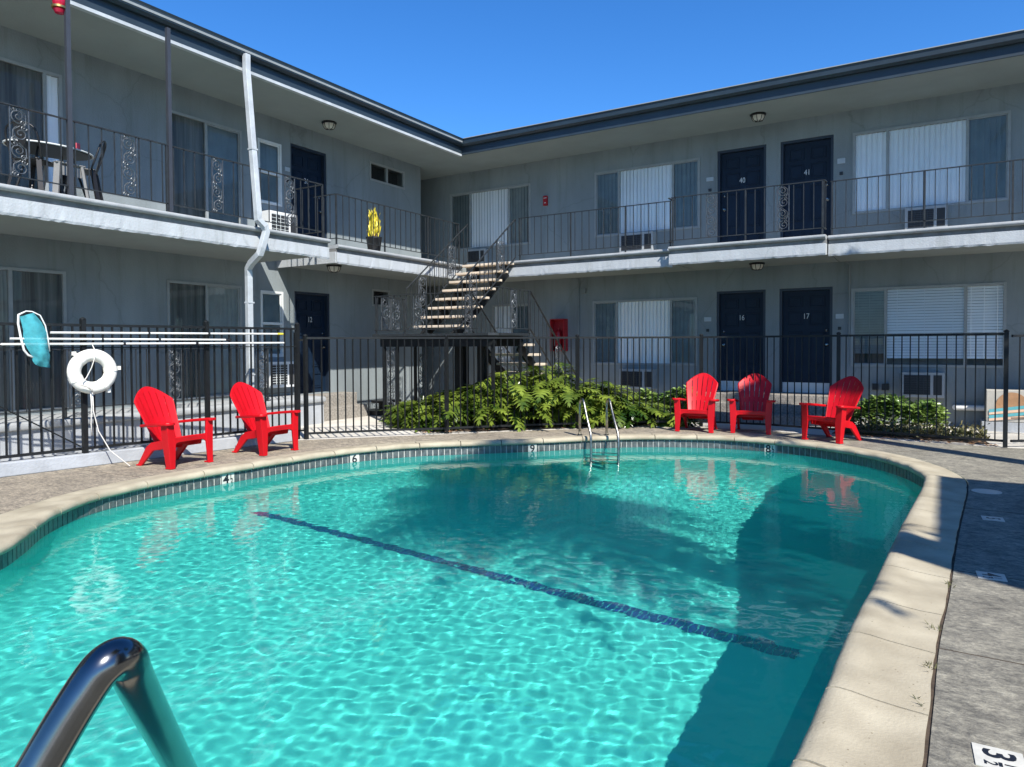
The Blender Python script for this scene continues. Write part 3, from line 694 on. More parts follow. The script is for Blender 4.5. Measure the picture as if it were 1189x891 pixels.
# ------------------------------------------------------------------ iron railings
def spiral(mb, c, r0, turns, a0, sgn, e1, e2, rad=.006, n=22):
    c = Vector(c); e1 = Vector(e1); e2 = Vector(e2); pts = []
    for i in range(n+1):
        t_ = i/n; r_ = r0*(1-.82*t_); a = a0+sgn*turns*2*math.pi*t_
        pts.append(c+e1*(r_*math.cos(a))+e2*(r_*math.sin(a)))
    mb.tube(pts, rad, 5)
    # small leaf bud at the eye
    mb.tube([pts[-1]-e2*.012, pts[-1], pts[-1]+e2*.012], [.003,.012,.003], 5)
def scroll_panel(a, b, h, mat_='scroll', name='scroll_panel', parent=None, up=(0,0,1)):
    """cast scrollwork between two uprights at base points a, b"""
    mb = MB(); a = Vector(a); b = Vector(b); e1 = (b-a).normalized(); e2 = Vector((0,0,1)); w = (b-a).length
    sl = b.z-a.z
    e1h = Vector((e1.x,e1.y,0)).normalized()
    mb.bar(a, a+e2*h, .014); mb.bar(b, b+e2*h, .014)
    n = max(3, round(h/.20)); ch = h/n; mid = (a+b)/2
    for i in range(n):
        cz = (i+.5)*ch; sg = 1 if i % 2 == 0 else -1
        rr = min(w*.43, ch*.52)
        spiral(mb, mid+e2*cz+e1h*(.012*sg), rr, 1.5, math.pi/2*sg+.4, sg, e1h, e2, .0075)
        spiral(mb, mid+e2*(cz-ch*.38)-e1h*(w*.22*sg), rr*.45, 1.2, math.pi*(.5+.5*sg), -sg, e1h, e2, .0065, 14)
        spiral(mb, mid+e2*(cz+ch*.36)+e1h*(w*.24*sg), rr*.42, 1.2, math.pi*(.5-.5*sg), -sg, e1h, e2, .0065, 14)
        mb.tube([mid+e2*(cz-ch*.5)-e1h*(w*.3*sg), mid+e2*(cz-ch*.2)-e1h*(w*.36*sg), mid+e2*(cz+ch*.15)-e1h*(w*.34*sg), mid+e2*(cz+ch*.45)+e1h*(w*.05*sg)], .0065, 5)
    return mb.build(name, M[mat_], parent)
def railing(th, pts, h=.95, lift=.13, sp=.165, panels=(), posts=(), mat_='iron2', rad=.016, name='picket_rail'):
    """pts: floor-level polyline; panels: list of (t0,t1) metres along it; posts: metres along it"""
    P = [Vector(p) for p in pts]; seg = [(P[i+1]-P[i]).length for i in range(len(P)-1)]; L_ = sum(seg)
    def at(t_):
        for i, l in enumerate(seg):
            if t_ <= l+1e-6 or i == len(seg)-1: return P[i]+(P[i+1]-P[i])*(t_/l)
            t_ -= l
    mb = MB(); U = Vector((0,0,1))
    for i in range(len(P)-1):
        mb.bar(P[i]+U*h, P[i+1]+U*h, .034, .014); mb.bar(P[i]+U*lift, P[i+1]+U*lift, .026, .012)
    t_ = sp/2
    while t_ < L_:
        if not any(p0-.03 < t_ < p1+.03 for p0, p1 in panels):
            q = at(t_); mb.bar(q+U*lift, q+U*h, rad*.8)
        t_ += sp
    mb.build(name, M[mat_], th)
    for p0, p1 in panels:
        a, b = at(p0), at(p1); scroll_panel(a+U*(lift+.006), b+U*(lift+.006), h-lift-.014, parent=th)
    for q in posts:
        p = at(q); m = MB(); m.bar(p, p+U*h, .026); m.box(p.x-.035,p.x+.035,p.y-.035,p.y+.035,p.z,p.z+.012); m.build('post', M[mat_], th)
    return th
G_rail = 'iron railings along the walkways'
yr = -2.
t = thing('balcony_railing', 'dark iron balcony railing on the left wing, past the patio table to the downspout', 'railing', (LX1-.07,3,F2), G_rail)
railing(t, [(LX1-.07,yr,F2),(LX1-.07,8.80,F2),(-10.0,8.80,F2)], panels=[(2.02-yr,2.2-yr),(3.96-yr,4.16-yr),(5.27-yr,5.47-yr),(6.62-yr,6.80-yr),(7.98-yr,8.18-yr)], posts=(2.,4.6,6.62,7.9,9.4,10.8))
t = thing('balcony_railing', 'dark iron balcony railing in front of the yellow potted plant', 'railing', (LX2-.07,11,F2), G_rail)
railing(t, [(-10.2,9.46,F2),(LX2-.07,9.46,F2),(LX2-.07,13.36,F2)], posts=(.57,1.9,3.3,4.45))
t = thing('balcony_railing', 'dark iron balcony railing of the far walkway, right of the stair head', 'railing', (-6.3,13.49,F2), G_rail)
railing(t, [(-8.09,13.49,F2),(-4.53,13.49,F2),(-4.53,13.21,F2)], posts=(0.03,1.30,2.55,3.5))
t = thing('balcony_railing', 'dark iron balcony railing with two scroll panels in front of doors 40 and 41', 'railing', (-3.1,13.21,F2), G_rail)
railing(t, [(-4.48,13.21,F2),(-1.75,13.21,F2),(-1.75,13.40,F2)], panels=[(.68,.88),(1.95,2.15)], posts=(.03,1.40,2.70))
t = thing('balcony_railing', 'dark iron balcony railing at the right end, below the widest upper window', 'railing', (1,13.4,F2), G_rail)
railing(t, [(-1.68,13.40,F2),(6,13.40,F2)], posts=(.03,1.42,2.6,4.0,5.4), panels=[(3.2,3.4)])
t = thing('porch_railing', 'dark iron porch railing of the ground floor, behind the fence on the left', 'railing', (-10.3,3,F1))
railing(t, [(-10.3,yr,F1),(-10.3,8.9,F1)], panels=[(5.06-yr,5.24-yr),(6.50-yr,6.74-yr),(8.15-yr,8.42-yr)], posts=(1.5,4.2,7.0,8.5,10.4), mat_='iron2')

# ------------------------------------------------------------------ pool fence
def fence(th, pts, h0, h1, rails, posts, bsp=.115, dia=None, pk=.017):
    """pts: list of base points; one picket panel per bay, posts at the given indexes"""
    P = [Vector(p) for p in pts]; U = Vector((0,0,1))
    for i in range(len(P)-1):
        a, b = P[i], P[i+1]; mb = MB(); dv = (b-a).normalized()
        for r_ in rails: mb.bar(a+U*r_, b+U*r_, .03 if r_ in (rails[0],rails[-1]) else .014, .034 if r_ in (rails[0],rails[-1]) else .014)
        L_ = (b-a).length; n = max(2, round(L_/bsp))
        for k in range(1 if i in posts or i == 0 else 0, n):
            q = a+dv*(L_*k/n); mb.bar(q+U*rails[0], q+U*rails[-1], pk)
        mb.build('picket_panel', M['iron'], th)
    for i in posts:
        p = P[i]; m = MB(); m.bar(p+U*h0, p+U*(h1+.02), .055); m.build('post', M['iron'], th)
        m = MB(); m.lathe([(.036,0),(.036,.012),(.02,.026),(.004,.034)], (p.x,p.y,p.z+h1+.02), 10); m.build('post_cap', M['iron'], th, smooth=True)
    if dia: m = MB(); m.tube(dia, .008, 6); m.build('brace_rod', M['iron'], th)
fo = lambda y, d_=-.08: fx(y)+d_
fl = thing('iron_fence', 'black iron picket fence on the low grey curb on the left, behind two red chairs', 'fence', (fo(4),4,.165))
fence(fl, [(fo(y),y,.165) for y in (-2.6,-.9,.9,2.8,4.68,6.26,7.74)], 0, 1.66, [.06,1.33,1.61], [0,1,2,3,4,5,6], .115,
      dia=[(fo(2.9,.0-.02),2.9,.165+1.25),(fo(4.6,-.02),4.6,.165+.1)], pk=.02)
for y in (4.68, 6.26):
    mb = MB()
    for z in (1.68, 1.60, 1.54):
        mb.tube([(fo(y),y,z-.02),(fo(y)+.075,y,z-.022),(fo(y)+.095,y,z-.012),(fo(y)+.10,y,z+.015)], .006, 6)
    mb.build('hook', M['iron'], fl)
fm = thing('iron_fence', 'black iron picket fence curving around the far end of the pool, before the leafy bushes', 'fence', (-5,11.5,0))
fence(fm, [(x,y,0) for x,y in fence_line], 0, 1.64, [.09,1.63], [0,2,4,6,8,10], .118)
fg = thing('iron_fence', 'short black iron fence bay at far right, before the painted cabinet', 'fence', (1.7,12.7,0))
fence(fg, [(.86,12.30,0),(2.3,13.4,0)], 0, 1.6, [.09,.42,1.60], [1], .118)
gp = thing('gate_post', 'black square gate post where the curb fence meets the curved fence', 'post', (-8.78,7.82,0))
mb = MB(); mb.bar((-8.86,7.80,0),(-8.86,7.80,1.72),.06); mb.build('post', M['iron'], gp)
mb = MB(); mb.bar((-8.84,7.80,1.6),(-8.76,7.86,1.6),.03); mb.bar((-8.84,7.80,.14),(-8.76,7.86,.14),.03); mb.build('hinge_bar', M['iron'], gp)

# ------------------------------------------------------------------ staircase
stair = thing('outdoor_staircase', 'black steel outdoor staircase with pale concrete treads and scrollwork handrails', 'staircase', (-8.5,11.5,0))
SX0, SX1 = -9.42, -8.12; SY0, SY1 = 11.36, 13.38; LZ = 1.72
n8 = 8; rise = (F2-LZ)/(n8+.15); run = (SY1-SY0)/n8
for i in range(n8):
    z = LZ+rise*(i+.95); y = SY0+run*i
    mb = MB(); mb.box(SX0+.03, SX1-.03, y, y+.27, z-.05, z); mb.build('tread', M['tread'], stair, bevel=.008)
for x in (SX0+.32, SX1-.20):
    mb = MB(); mb.bar((x,SY0-.05,LZ-.06),(x,SY1-.02,F2-.24),.05,.20)
    for i in range(n8):
        z = LZ+rise*(i+.95); y = SY0+run*i; mb.prism([(y+.02,z-.051),(y+.26,z-.051),(y+.26,z-.2),(y+.10,z-.2)], lambda a,z_,t_: (t_,a,z_), x-.022, x+.022)
    mb.build('stringer', M['iron'], stair)
mb = MB(); mb.prism([(-9.45,10.2),(-6.75,10.2),(-6.60,10.32),(-6.60,11.42),(-9.45,11.42)], lambda a,b,t_: (a,b,t_), LZ-.045, LZ); mb.build('landing', M['iron2'], stair)
mb = MB(); mb.box(-9.35,-6.7,10.32,10.40,LZ-.24,LZ-.046); mb.box(-9.35,-6.7,11.25,11.33,LZ-.24,LZ-.046); mb.build('landing_beam', M['iron'], stair)
# lower flight, doubling back beside the upper one
nl = 8; r2 = LZ/(nl+1); BX0, BX1 = -7.95, -6.62
for i in range(nl):
    z = LZ-r2*(i+1); y = 11.40+.25*i
    mb = MB(); mb.box(BX0+.03, BX1-.03, y, y+.27, z-.05, z); mb.build('tread', M['tread'], stair, bevel=.008)
for x in (BX0+.25, BX1-.22):
    mb = MB(); mb.bar((x,11.40,LZ-.24),(x,11.40+.25*nl,.04),.05,.18); mb.build('stringer', M['iron'], stair)
# supports
for (x,y,w) in ((-9.28,10.36,.05),(-9.28,11.3,.05),(-8.1,11.3,.20),(-6.75,10.36,.05),(-6.75,11.3,.05),(-7.6,11.3,.16),(-8.95,10.36,.05)):
    mb = MB(); mb.bar((x,y,0),(x,y,LZ-.24),w); mb.build('post', M['iron'], stair)
scroll_panel((-9.22,10.36,.05),(-9.01,10.36,.05),1.40,parent=stair)
scroll_panel((-8.86,10.9,.05),(-8.66,10.9,.05),1.30,parent=stair)
# handrails
def sloped(a, b, h, sp, panels, th):
    """sloping rail with upright pickets, a -> b at tread level"""
    a = Vector(a); b = Vector(b); U = Vector((0,0,1)); mb = MB(); dv = b-a
    mb.bar(a+U*h, b+U*h, .034, .016); mb.bar(a+U*.08, b+U*.08, .03, .014)
    Lh = math.hypot(dv.x, dv.y); n = int(Lh/sp)
    for i in range(n+1):
        q = a+dv*(i/n)
        if any(p0 < i/n < p1 for p0, p1 in panels): continue
        mb.bar(q+U*.08, q+U*h, .014)
    mb.build('handrail', M['iron2'], th)
    for p0, p1 in panels:
        p, q = a+dv*p0, a+dv*p1
        z = max(p.z,q.z)+.09; hh = min(p.z,q.z)+h-z
        scroll_panel((p.x,p.y,z),(q.x,q.y,z),hh,parent=th)
for x in (SX0, SX1): sloped((x,SY0-.16,LZ+.02),(x,SY1+.02,F2),.93,.15,[(.18,.30),(.66,.78)],stair)
for x in (BX0, BX1): sloped((x,11.46,LZ),(x,11.40+.25*nl,.05),.80,.15,[(.50,.62)],stair)
railing(stair, [(SX0,SY0-.2,LZ),(SX0,10.24,LZ),(-6.98,10.24,LZ)], h=.74, lift=.08, sp=.15, panels=[(.16,.42),(.46,.72),(1.9,2.2)], posts=(.02,.96,2.2), name='landing_rail')
railing(stair, [(-6.62,10.26,LZ),(-6.62,11.42,LZ)], h=.80, lift=.08, sp=.15, panels=[(.5,.7)], posts=(1.14,), name='landing_rail')
scroll_panel((SX1+.03,11.42,LZ+.02),(BX0-.0,11.42,LZ+.02),.78,parent=stair)

# ------------------------------------------------------------------ lamps, AC units, small fittings
def lamp(x, y, z, label):
    t = thing('ceiling_lamp', label, 'lamp', (x,y,z), 'ceiling lamps under the walkways and eaves')
    mb = MB(); mb.lathe([(.145,0),(.15,-.02),(.135,-.035)], (x,y,z), 16); mb.build('base', M['iron'], t)
    mb = MB(); mb.lathe([(.12,-.036),(.11,-.085),(.085,-.125),(.03,-.135)], (x,y,z), 8); mb.build('shade', M['lampglass'], t)
    mb = MB()
    for k in range(8):
        a = 2*math.pi*k/8; c, s_ = math.cos(a), math.sin(a)
        mb.tube([(x+.127*c,y+.127*s_,z-.035),(x+.115*c,y+.115*s_,z-.085),(x+.089*c,y+.089*s_,z-.128),(x+.02*c,y+.02*s_,z-.141)], .006, 5)
    mb.build('cage', M['iron'], t)
lamp(-10.5,10.15,5.979,'caged ceiling lamp under the left eave near door 36')
lamp(-10.2,9.95,3.089,'caged ceiling lamp below the left walkway near door 12')
lamp(-3.09,14.25,5.979,'caged ceiling lamp under the far eave above doors 40 and 41')
lamp(-3.10,14.25,3.089,'caged ceiling lamp below the far walkway above doors 16 and 17')
def ac(P, a0, a1, z0, z1, d, label, m='ac'):
    c = P((a0+a1)/2, z0, 0); t = thing('air_conditioner', label, 'air conditioner', c, 'window air conditioners below the windows')
    mb = MB(); fbox(mb,P,a0,a1,z0,z1,-d,.02); mb.build('casing', M[m], t, bevel=.008)
    mb = MB(); w = a1-a0; f0, f1 = a0+.05, a0+w*.68
    fbox(mb,P,f0,f1,z0+.05,z1-.05,-d-.004,-d-.001); fbox(mb,P,a0+w*.75,a1-.04,z0+.05,z1-.05,-d-.004,-d-.001)
    mb.build('grille', M['acgrille'], t)
    mb = MB(); n = 9
    for i in range(n):
        z = z0+.06+(z1-z0-.12)*i/(n-1); fbox(mb,P,f0,f1,z-.004,z+.004,-d-.012,-d-.0045)
    for i in range(1,4):
        a = f0+(f1-f0)*i/4; fbox(mb,P,a-.005,a+.005,z0+.05,z1-.05,-d-.016,-d-.0125)
    mb.build('louvers', M['dim' if m == 'acwhite' else 'post'], t)
ac(Pr,-10.45,-9.88,3.58,3.96,.18,'grey air conditioner behind the stair head')
ac(Pr,-6.21,-5.42,3.56,3.99,.24,'grey air conditioner left of door 40')
ac(Pr,-.60,.07,3.56,3.98,.20,'grey air conditioner right of door 41')
ac(Pr,-6.22,-5.42,.51,.95,.22,'grey air conditioner left of door 16, above the hedge')
ac(Pr,-.64,.05,.51,.97,.20,'grey air conditioner below the horizontal blinds')
ac(Pl,8.95,9.62,F2+.03,4.08,.34,'white air conditioner on the upper walkway beside the downspout','acwhite')
ac(Pl,8.95,9.56,.70,1.20,.30,'white air conditioner of the ground floor beside door 12','acwhite')
mb = MB(); fbox(mb,Pr,-8.27,-8.16,4.88,5.11,-.05,-.002); o = tag(mb.build('fire_alarm', M['redbox']), 'small red fire alarm high on the far upper wall', 'fire alarm')
m2 = MB(); fbox(m2,Pr,-8.255,-8.175,5.05,5.065,-.054,-.051); fbox(m2,Pr,-8.235,-8.195,4.93,4.95,-.054,-.051); m2.build('marking', M['numwhite'], o)
fe = thing('extinguisher_cabinet', 'red open fire extinguisher cabinet on the far ground floor wall', 'cabinet', (-7.8,YW,1.35))
mb = MB(); P=Pr
fbox(mb,P,-8.0,-7.63,1.35,1.37,-.22,-.003); fbox(mb,P,-8.0,-7.63,2.10,2.12,-.22,-.003); fbox(mb,P,-8.0,-7.98,1.37,2.10,-.22,-.003); fbox(mb,P,-7.65,-7.63,1.37,2.10,-.22,-.003); fbox(mb,P,-7.98,-7.65,1.37,2.10,-.03,-.003)
mb.build('case', M['redbox'], fe)
mb = MB(); mb.lathe([(.07,0),(.075,.02),(.075,.40),(.05,.46),(.02,.48),(.02,.53)], (-7.82,YW-.12,1.38), 14); mb.build('extinguisher', M['redbox'], fe, smooth=True)
for nm,(P,a0,a1,z0,z1) in {'pale plate on the wall beside door 40':(Pr,-4.31,-4.16,4.97,5.05),'pale plate on the wall beside door 41':(Pr,-1.76,-1.62,4.99,5.09),'pale plate on the wall beside door 16':(Pr,-4.35,-4.20,1.99,2.08),'pale plate on the wall beside door 17':(Pr,-1.77,-1.63,1.99,2.08),'pale plate on the wall beside door 36':(Pl,9.62,9.74,5.0,5.08)}.items():
    mb = MB(); fbox(mb,P,a0,a1,z0,z1,-.014,-.002); o = tag(mb.build('wall_plate', M['plaque']), nm, 'plate', 'wall plates beside the doors')
    b_ = MB(); fbox(b_,P,(a0+a1)/2-.03,(a0+a1)/2+.03,z0-.22,z0-.16,-.02,-.002); b_.build('doorbell', M['black'], o)
for nm,x,z0,z1 in (('thin grey conduit on the wall left of the ground floor window',-7.33,.1,3.08),('thin grey conduit on the wall right of door 17',-1.53,1.6,3.08)):
    mb = MB(); mb.tube([(x-.05,YW-.03,z1),(x,YW-.03,z1-.06),(x,YW-.03,z0)], .016, 6); tag(mb.build('conduit', M['stucco'], smooth=True), nm, 'conduit')
mb = MB(); fbox(mb,Pr,-7.25,-7.14,2.71,2.83,-.06,-.002); tag(mb.build('junction_box', M['stucco'], bevel=.004), 'small painted junction box high on the far ground floor wall', 'junction box')
eb = thing('outlet_box', 'black electrical outlet boxes low on the far wall above the right hedge', 'outlet box', (-1,YW,.6))
mb = MB(); fbox(mb,Pr,-1.12,-1.02,.62,.74,-.06,-.002); mb.build('outlet_cover', M['black'], eb); mb = MB(); fbox(mb,Pr,-.96,-.84,.62,.74,-.06,-.002); mb.build('outlet_cover', M['black'], eb)
# painted cabinet at the far right
cb = thing('painted_cabinet', 'white cabinet with a painted orange sun over teal waves, far right by the wall', 'cabinet', (1.0,14.5,0))
mb = MB(); mb.box(.66,1.62,14.46,14.86,.16,.70); mb.build('casing', M['cabinet'], cb, bevel=.01)
mb = MB(); mb.box(.60,1.7,14.40,14.90,-.02,.155); mb.build('plinth', M['curb'], cb)
def disc(cx, cz, r_, z0, z1, y, mb):
    pts = []
    for k in range(41):
        a = 2*math.pi*k/40; x, z = cx+r_*math.cos(a), cz+r_*math.sin(a)
        pts.append((x, min(max(z, z0), z1)))
    n = len(pts); mb.add([(x,y,z) for x,z in pts]+[(x,y+.008,z) for x,z in pts], [tuple(range(n)), tuple(range(n,2*n))[::-1]]+[(i,(i+1) % n,n+(i+1) % n,n+i) for i in range(n)])
mb = MB(); disc(1.02,.44,.225,0,9,14.448,mb); mb.build('painted_sun', M['mural_sun'], cb)
mb = MB()
for k,(z,sl) in enumerate(((.24,.14),(.34,.16))):
    mb.add([(.70,14.4455,z-.03),(1.58,14.4455,z+sl-.03),(1.58,14.4455,z+sl+.02),(.70,14.4455,z+.025)], [(0,1,2,3)])
mb.build('painted_wave', M['mural_sea'], cb)
mb = MB()
for k,(z,sl) in enumerate(((.185,.12),(.29,.14))):
    mb.add([(.70,14.446,z-.015),(1.58,14.446,z+sl-.02),(1.58,14.446,z+sl+.018),(.70,14.446,z+.03)], [(0,1,2,3)])
mb.build('painted_sand', M['mural_peach'], cb)
mb = MB(); mb.tube([(.22,YW-.1,.345),(.66,YW-.1,.345)], .05, 10); mb.tube([(.22,YW-.1,.345),(.22,YW-.02,.345)], .05, 10); tag(mb.build('white_pipe', M['acwhite'], smooth=True), 'short white pipe along the far wall left of the painted cabinet', 'pipe')

# ------------------------------------------------------------------ adirondack chairs (front towards -Y in local space)
ch = thing('adirondack_chair', 'x', 'chair', (0,0,0), 'red adirondack chairs around the pool')
V3 = Vector
def backsurf(u, v):
    hw = .170+.100*min(1, v/.9)**.85
    x = u*hw
    vv = v*(1-.215*abs(u)**1.75*v)
    z = .20+.775*vv; y = .33+.37*vv+.03*vv*vv-.05*u*u
    return V3((x,y,z))
bn = lambda u, v: V3((0,.89,-.45))
mb = MB(); ns = 6; g_ = .026
for i in range(ns):
    u0 = -1+2*i/ns+g_; u1 = -1+2*(i+1)/ns-g_
    mb.shell(backsurf, [u0,(u0+u1)/2,u1], [j/16 for j in range(17)], .018, bn)
for v0, v1 in ((0,.07),(.40,.50),(.93,.999)):
    mb.shell(lambda u,v: backsurf(u,v)+V3((0,.006,-.002)), [k/8-1 for k in range(17)], [v0,(v0+v1)/2,v1], .018, bn)
# rolled rim of the fan
rim = [backsurf(-1,j/14) for j in range(2,15)]+[backsurf(-1+2*k/18,1) for k in range(1,18)]+[backsurf(1,j/14) for j in range(14,1,-1)]
mb.tube([p+V3((0,.012,-.004)) for p in rim], .012, 6)
mb.build('backrest', M['red'], ch, smooth=True)
def seatsurf(u, v):
    return V3((u*(.255-.055*v), -.04+.46*v, .375-.13*v-.05*math.sin(v*math.pi)*.6+.012*u*u))
mb = MB(); ns = 6
for i in range(ns):
    v0 = i/ns+.012; v1 = (i+1)/ns-.012
    mb.shell(seatsurf, [k/6-1 for k in range(13)], [v0,(v0+v1)/2,v1], -.018, lambda u,v: V3((0,0,1)))
for u in (-.97,.97): mb.shell(lambda a,v: seatsurf(a,v)+V3((0,0,-.008)), [u-.03,u+.03], [k/10 for k in range(11)], -.03, lambda a,v: V3((0,0,1)))
mb.build('seat', M['red'], ch, smooth=True)
# front apron with arched underside
mb = MB(); top = []; bot = []
for k in range(21):
    u = -1+2*k/20; top.append((u*.27,.385-.006*u*u)); bot.append((u*.27,.315-.075*max(0,(abs(u)-.62)/.38)**2))
pl = top+bot[::-1]; mb.prism(pl, lambda a,z,t_: (a,t_-.012*(a/.3)**2,z), -.065, -.038); mb.build('apron', M['red'], ch, bevel=.006)
mb = MB(); mb.prism([(-.255,.352),(.255,.352),(.255,.345),(-.255,.345)], lambda a,z,t_: (a,t_,z), -.069, -.066); mb.build('apron_groove', M['redbox'], ch)
for sx in (-1, 1):
    mb = MB()   # front leg: flat panel widening upwards, with a return flange
    mb.prism([(.248,0),(.318,0),(.330,.30),(.344,.545),(.245,.545),(.225,.30)], lambda a,z,t_: (sx*a, t_-.02*(1-z/.55), z), -.075, -.048)
    mb.prism([(-.049,.0),(.01,.0),(.045,.30),(.05,.545),(-.049,.545)], lambda a,z,t_: (sx*(t_-.022*(1-z/.55)), a-.02*(1-z/.55), z), .316, .338)
    mb.box(sx*.254, sx*.322, -.10, .0, 0, .018)
    mb.build('front_leg', M['red'], ch, bevel=.006)
    mb = MB()   # rear leg slanting back from the seat side
    mb.prism([(.02,.36),(.05,.24),(.30,.20),(.50,.0),(.575,.0),(.42,.24),(.33,.30)], lambda a,z,t_: (sx*(t_+.05*max(0,.25-z)),a,z), .228, .262)
    mb.box(sx*.235, sx*.285, .495, .585, 0, .016)
    mb.build('rear_leg', M['red'], ch, bevel=.006)
    mb = MB()   # armrest: paddle, wider at the front, sweeping to the back
    pa = [(-.115,.255),(-.125,.30),(-.12,.345),(-.09,.375),(.05,.385),(.25,.365),(.42,.325),(.50,.285),(.49,.250),(.40,.258),(.2,.262),(.0,.258)]
    mb.prism([(b_,a_) for a_, b_ in pa], lambda a,b,t_: (sx*a, b, t_-.055*max(0,b)/.5), .54, .575); mb.build('armrest', M['red'], ch, bevel=.009)
# two braces under the seat
mb = MB(); mb.bar((-.23,.40,.235),(.23,.40,.235),.03,.05); mb.bar((-.24,.16,.275),(.24,.16,.275),.025,.04); mb.build('brace', M['red'], ch)
places = [(-8.12,5.37,R(96),'red adirondack chair beside the white life ring'),
          (-7.98,6.65,R(93),'red adirondack chair next to the gate post, right of the chair by the life ring'),
          (-3.60,11.86,R(5),'bright red adirondack chair nearest the leafy bush'),
          (-2.72,12.10,R(7),'shaded red adirondack chair before the steps, between two others'),
          (-1.53,11.66,R(-25),'red adirondack chair turned towards the pool, left of the small right hedge')]
for i, (x,y,a,l) in enumerate(places):
    o = ch if i == 0 else copy_tree(ch)
    o.location = (x,y,.001); o.rotation_euler = (0,0,a); o['label'] = l

# ------------------------------------------------------------------ life ring, poles, net
lr = thing('life_ring', 'white life ring hung on the left fence with trailing rope', 'life ring', (-9.05,4.72,.92))
cx, cy, cz = -9.05, 4.717, 1.195; er = Vector((.136,1,0)).normalized(); ez = V3((0,0,1)); en = er.cross(ez)
mb = MB(); pts = [V3((cx,cy,cz))+er*(.208*math.cos(a))+ez*(.205*math.sin(a)) for a in [2*math.pi*k/40 for k in range(40)]]
mb.tube(pts, .077, 14, closed=True); mb.build('ring', M['ring'], lr, smooth='all')
for a in (2.3,.12,-.95,3.55):
    mb = MB(); q = []
    c = V3((cx,cy,cz))+er*(.208*math.cos(a))+ez*(.205*math.sin(a)); rd = er*math.cos(a)+ez*math.sin(a); tg = -er*math.sin(a)+ez*math.cos(a)
    for k in range(16):
        b_ = 2*math.pi*k/16; q.append(c+rd*(.082*math.cos(b_))+en*(.082*math.sin(b_)))
    n = 16; o = len(mb.v)
    for k in range(16): mb.v += [tuple(q[k]-tg*.028), tuple(q[k]+tg*.028)]
    for k in range(16): mb.f.append((2*k,2*k+1,(2*k+3) % 32,(2*k+2) % 32))
    if a < 3: mb.box(c.x-.02+rd.x*.1,c.x+.02+rd.x*.1,c.y-.018+rd.y*.1,c.y+.018+rd.y*.1,c.z+rd.z*.1-.024,c.z+rd.z*.1+.024)
    mb.build('strap', M['ring'], lr)
mb = MB(); F_ = lambda y,z,d_=.10: (cx+d_*.3+(y-cy)*.136+d_, cy+(y-cy), z)
mb.tube([F_(4.72,1.53,0),F_(4.73,1.46,.03),F_(4.71,1.38,.06),F_(4.69,1.25,.03),F_(4.62,1.13,.05),F_(4.55,1.06,.08)], .006, 6)
for k in range(4): mb.tube([F_(4.48+.03*k,1.06-.015*k,.085),F_(4.56+.03*k,1.03-.01*k,.09),F_(4.62+.02*k,1.0-.03*k,.085)], .006, 6)
mb.tube([F_(4.66,.95,.05),F_(4.68,.75,.03),F_(4.67,.55,.03),F_(4.68,.40,.03)], .007, 6)
mb.tube([F_(4.68,.95,.05),F_(4.70,.70,.03),F_(4.74,.45,.05),F_(4.83,.2,.11),F_(4.93,.012,.30)], .007, 6)
mb.build('rope', M['rope'], lr, smooth='all')
def pole(a, b, r_, label, tip=None):
    t = thing('pool_pole', label, 'pole', a, 'pool cleaning poles hung on the left fence')
    mb = MB(); mb.tube([a, b], r_, 10); mb.build('tube', M['pipe'], t, smooth=True)
    A = V3(a); B = V3(b)
    for f0, f1 in ((.36,.368),(.62,.63)):
        mb = MB(); mb.tube([A+(B-A)*f0, A+(B-A)*f1], r_*1.25, 10); mb.build('clamp', M['black'], t)
    if tip: mb = MB(); mb.tube([B-(B-A)*.03, B+(B-A)*.002], r_*1.15, 10); mb.build('grip', M[tip], t)
    return t
pole((-9.13,4.277,1.676),(-8.71,7.40,1.69),.014,'topmost white pole on the left fence, with yellow end grip','yellow')
pole((-9.185,3.87,1.602),(-8.83,6.56,1.597),.013,'middle white pole on the left fence, the shortest','black')
p3 = pole((-9.205,3.786,1.537),(-8.71,7.42,1.552),.014,'lowest white pole on the left fence, holding the blue net')
# skimmer net on the lowest pole
fr = [(-9.163,3.955,1.88),(-9.15,4.03,1.925),(-9.145,4.09,1.922),(-9.132,4.17,1.88),(-9.122,4.22,1.76),(-9.118,4.245,1.60),(-9.118,4.26,1.45)]
fr2 = [(-9.163,3.955,1.88),(-9.165,3.95,1.78),(-9.16,3.975,1.60),(-9.155,4.0,1.47),(-9.15,4.04,1.41),(-9.14,4.10,1.38)]
mb = MB(); mb.tube(fr[::-1]+fr2[1:], [.008]*6+[.013]*6, 8); mb.build('net_frame', M['pipe'], p3, smooth='all')
mb = MB(); rn = random.Random(5)
rows = []; top_l = [(3.965,1.86),(3.99,1.70),(4.0,1.58),(4.03,1.48),(4.07,1.41),(4.09,1.34),(4.10,1.30),(4.16,1.27)]
top_r = [(4.10,1.91),(4.19,1.80),(4.225,1.68),(4.24,1.58),(4.25,1.48),(4.255,1.40),(4.26,1.32),(4.262,1.255)]
for j in range(8):
    row = []
    for i in range(9):
        u = i/8; y = top_l[j][0]*(1-u)+top_r[j][0]*u; z = top_l[j][1]*(1-u)+top_r[j][1]*u
        bul = math.sin(math.pi*u)*.09*math.sin(math.pi*(j+.6)/8.2)+.018*math.sin(9*u+2.3*j)
        row.append((fx(y)+.045+bul, y, z))
    rows.append(row)
o = 0
for row in rows: mb.v += row
for j in range(7):
    for i in range(8): mb.f.append((j*9+i, j*9+i+1, (j+1)*9+i+1, (j+1)*9+i))
mb.build('net_bag', M['net'], p3, smooth='all')
mb = MB(); mb.tube([(-9.205,3.786,1.537),(-9.3,3.5,1.525),(-9.42,3.2,1.49)], .006, 6); mb.build('cord', M['rope'], p3)

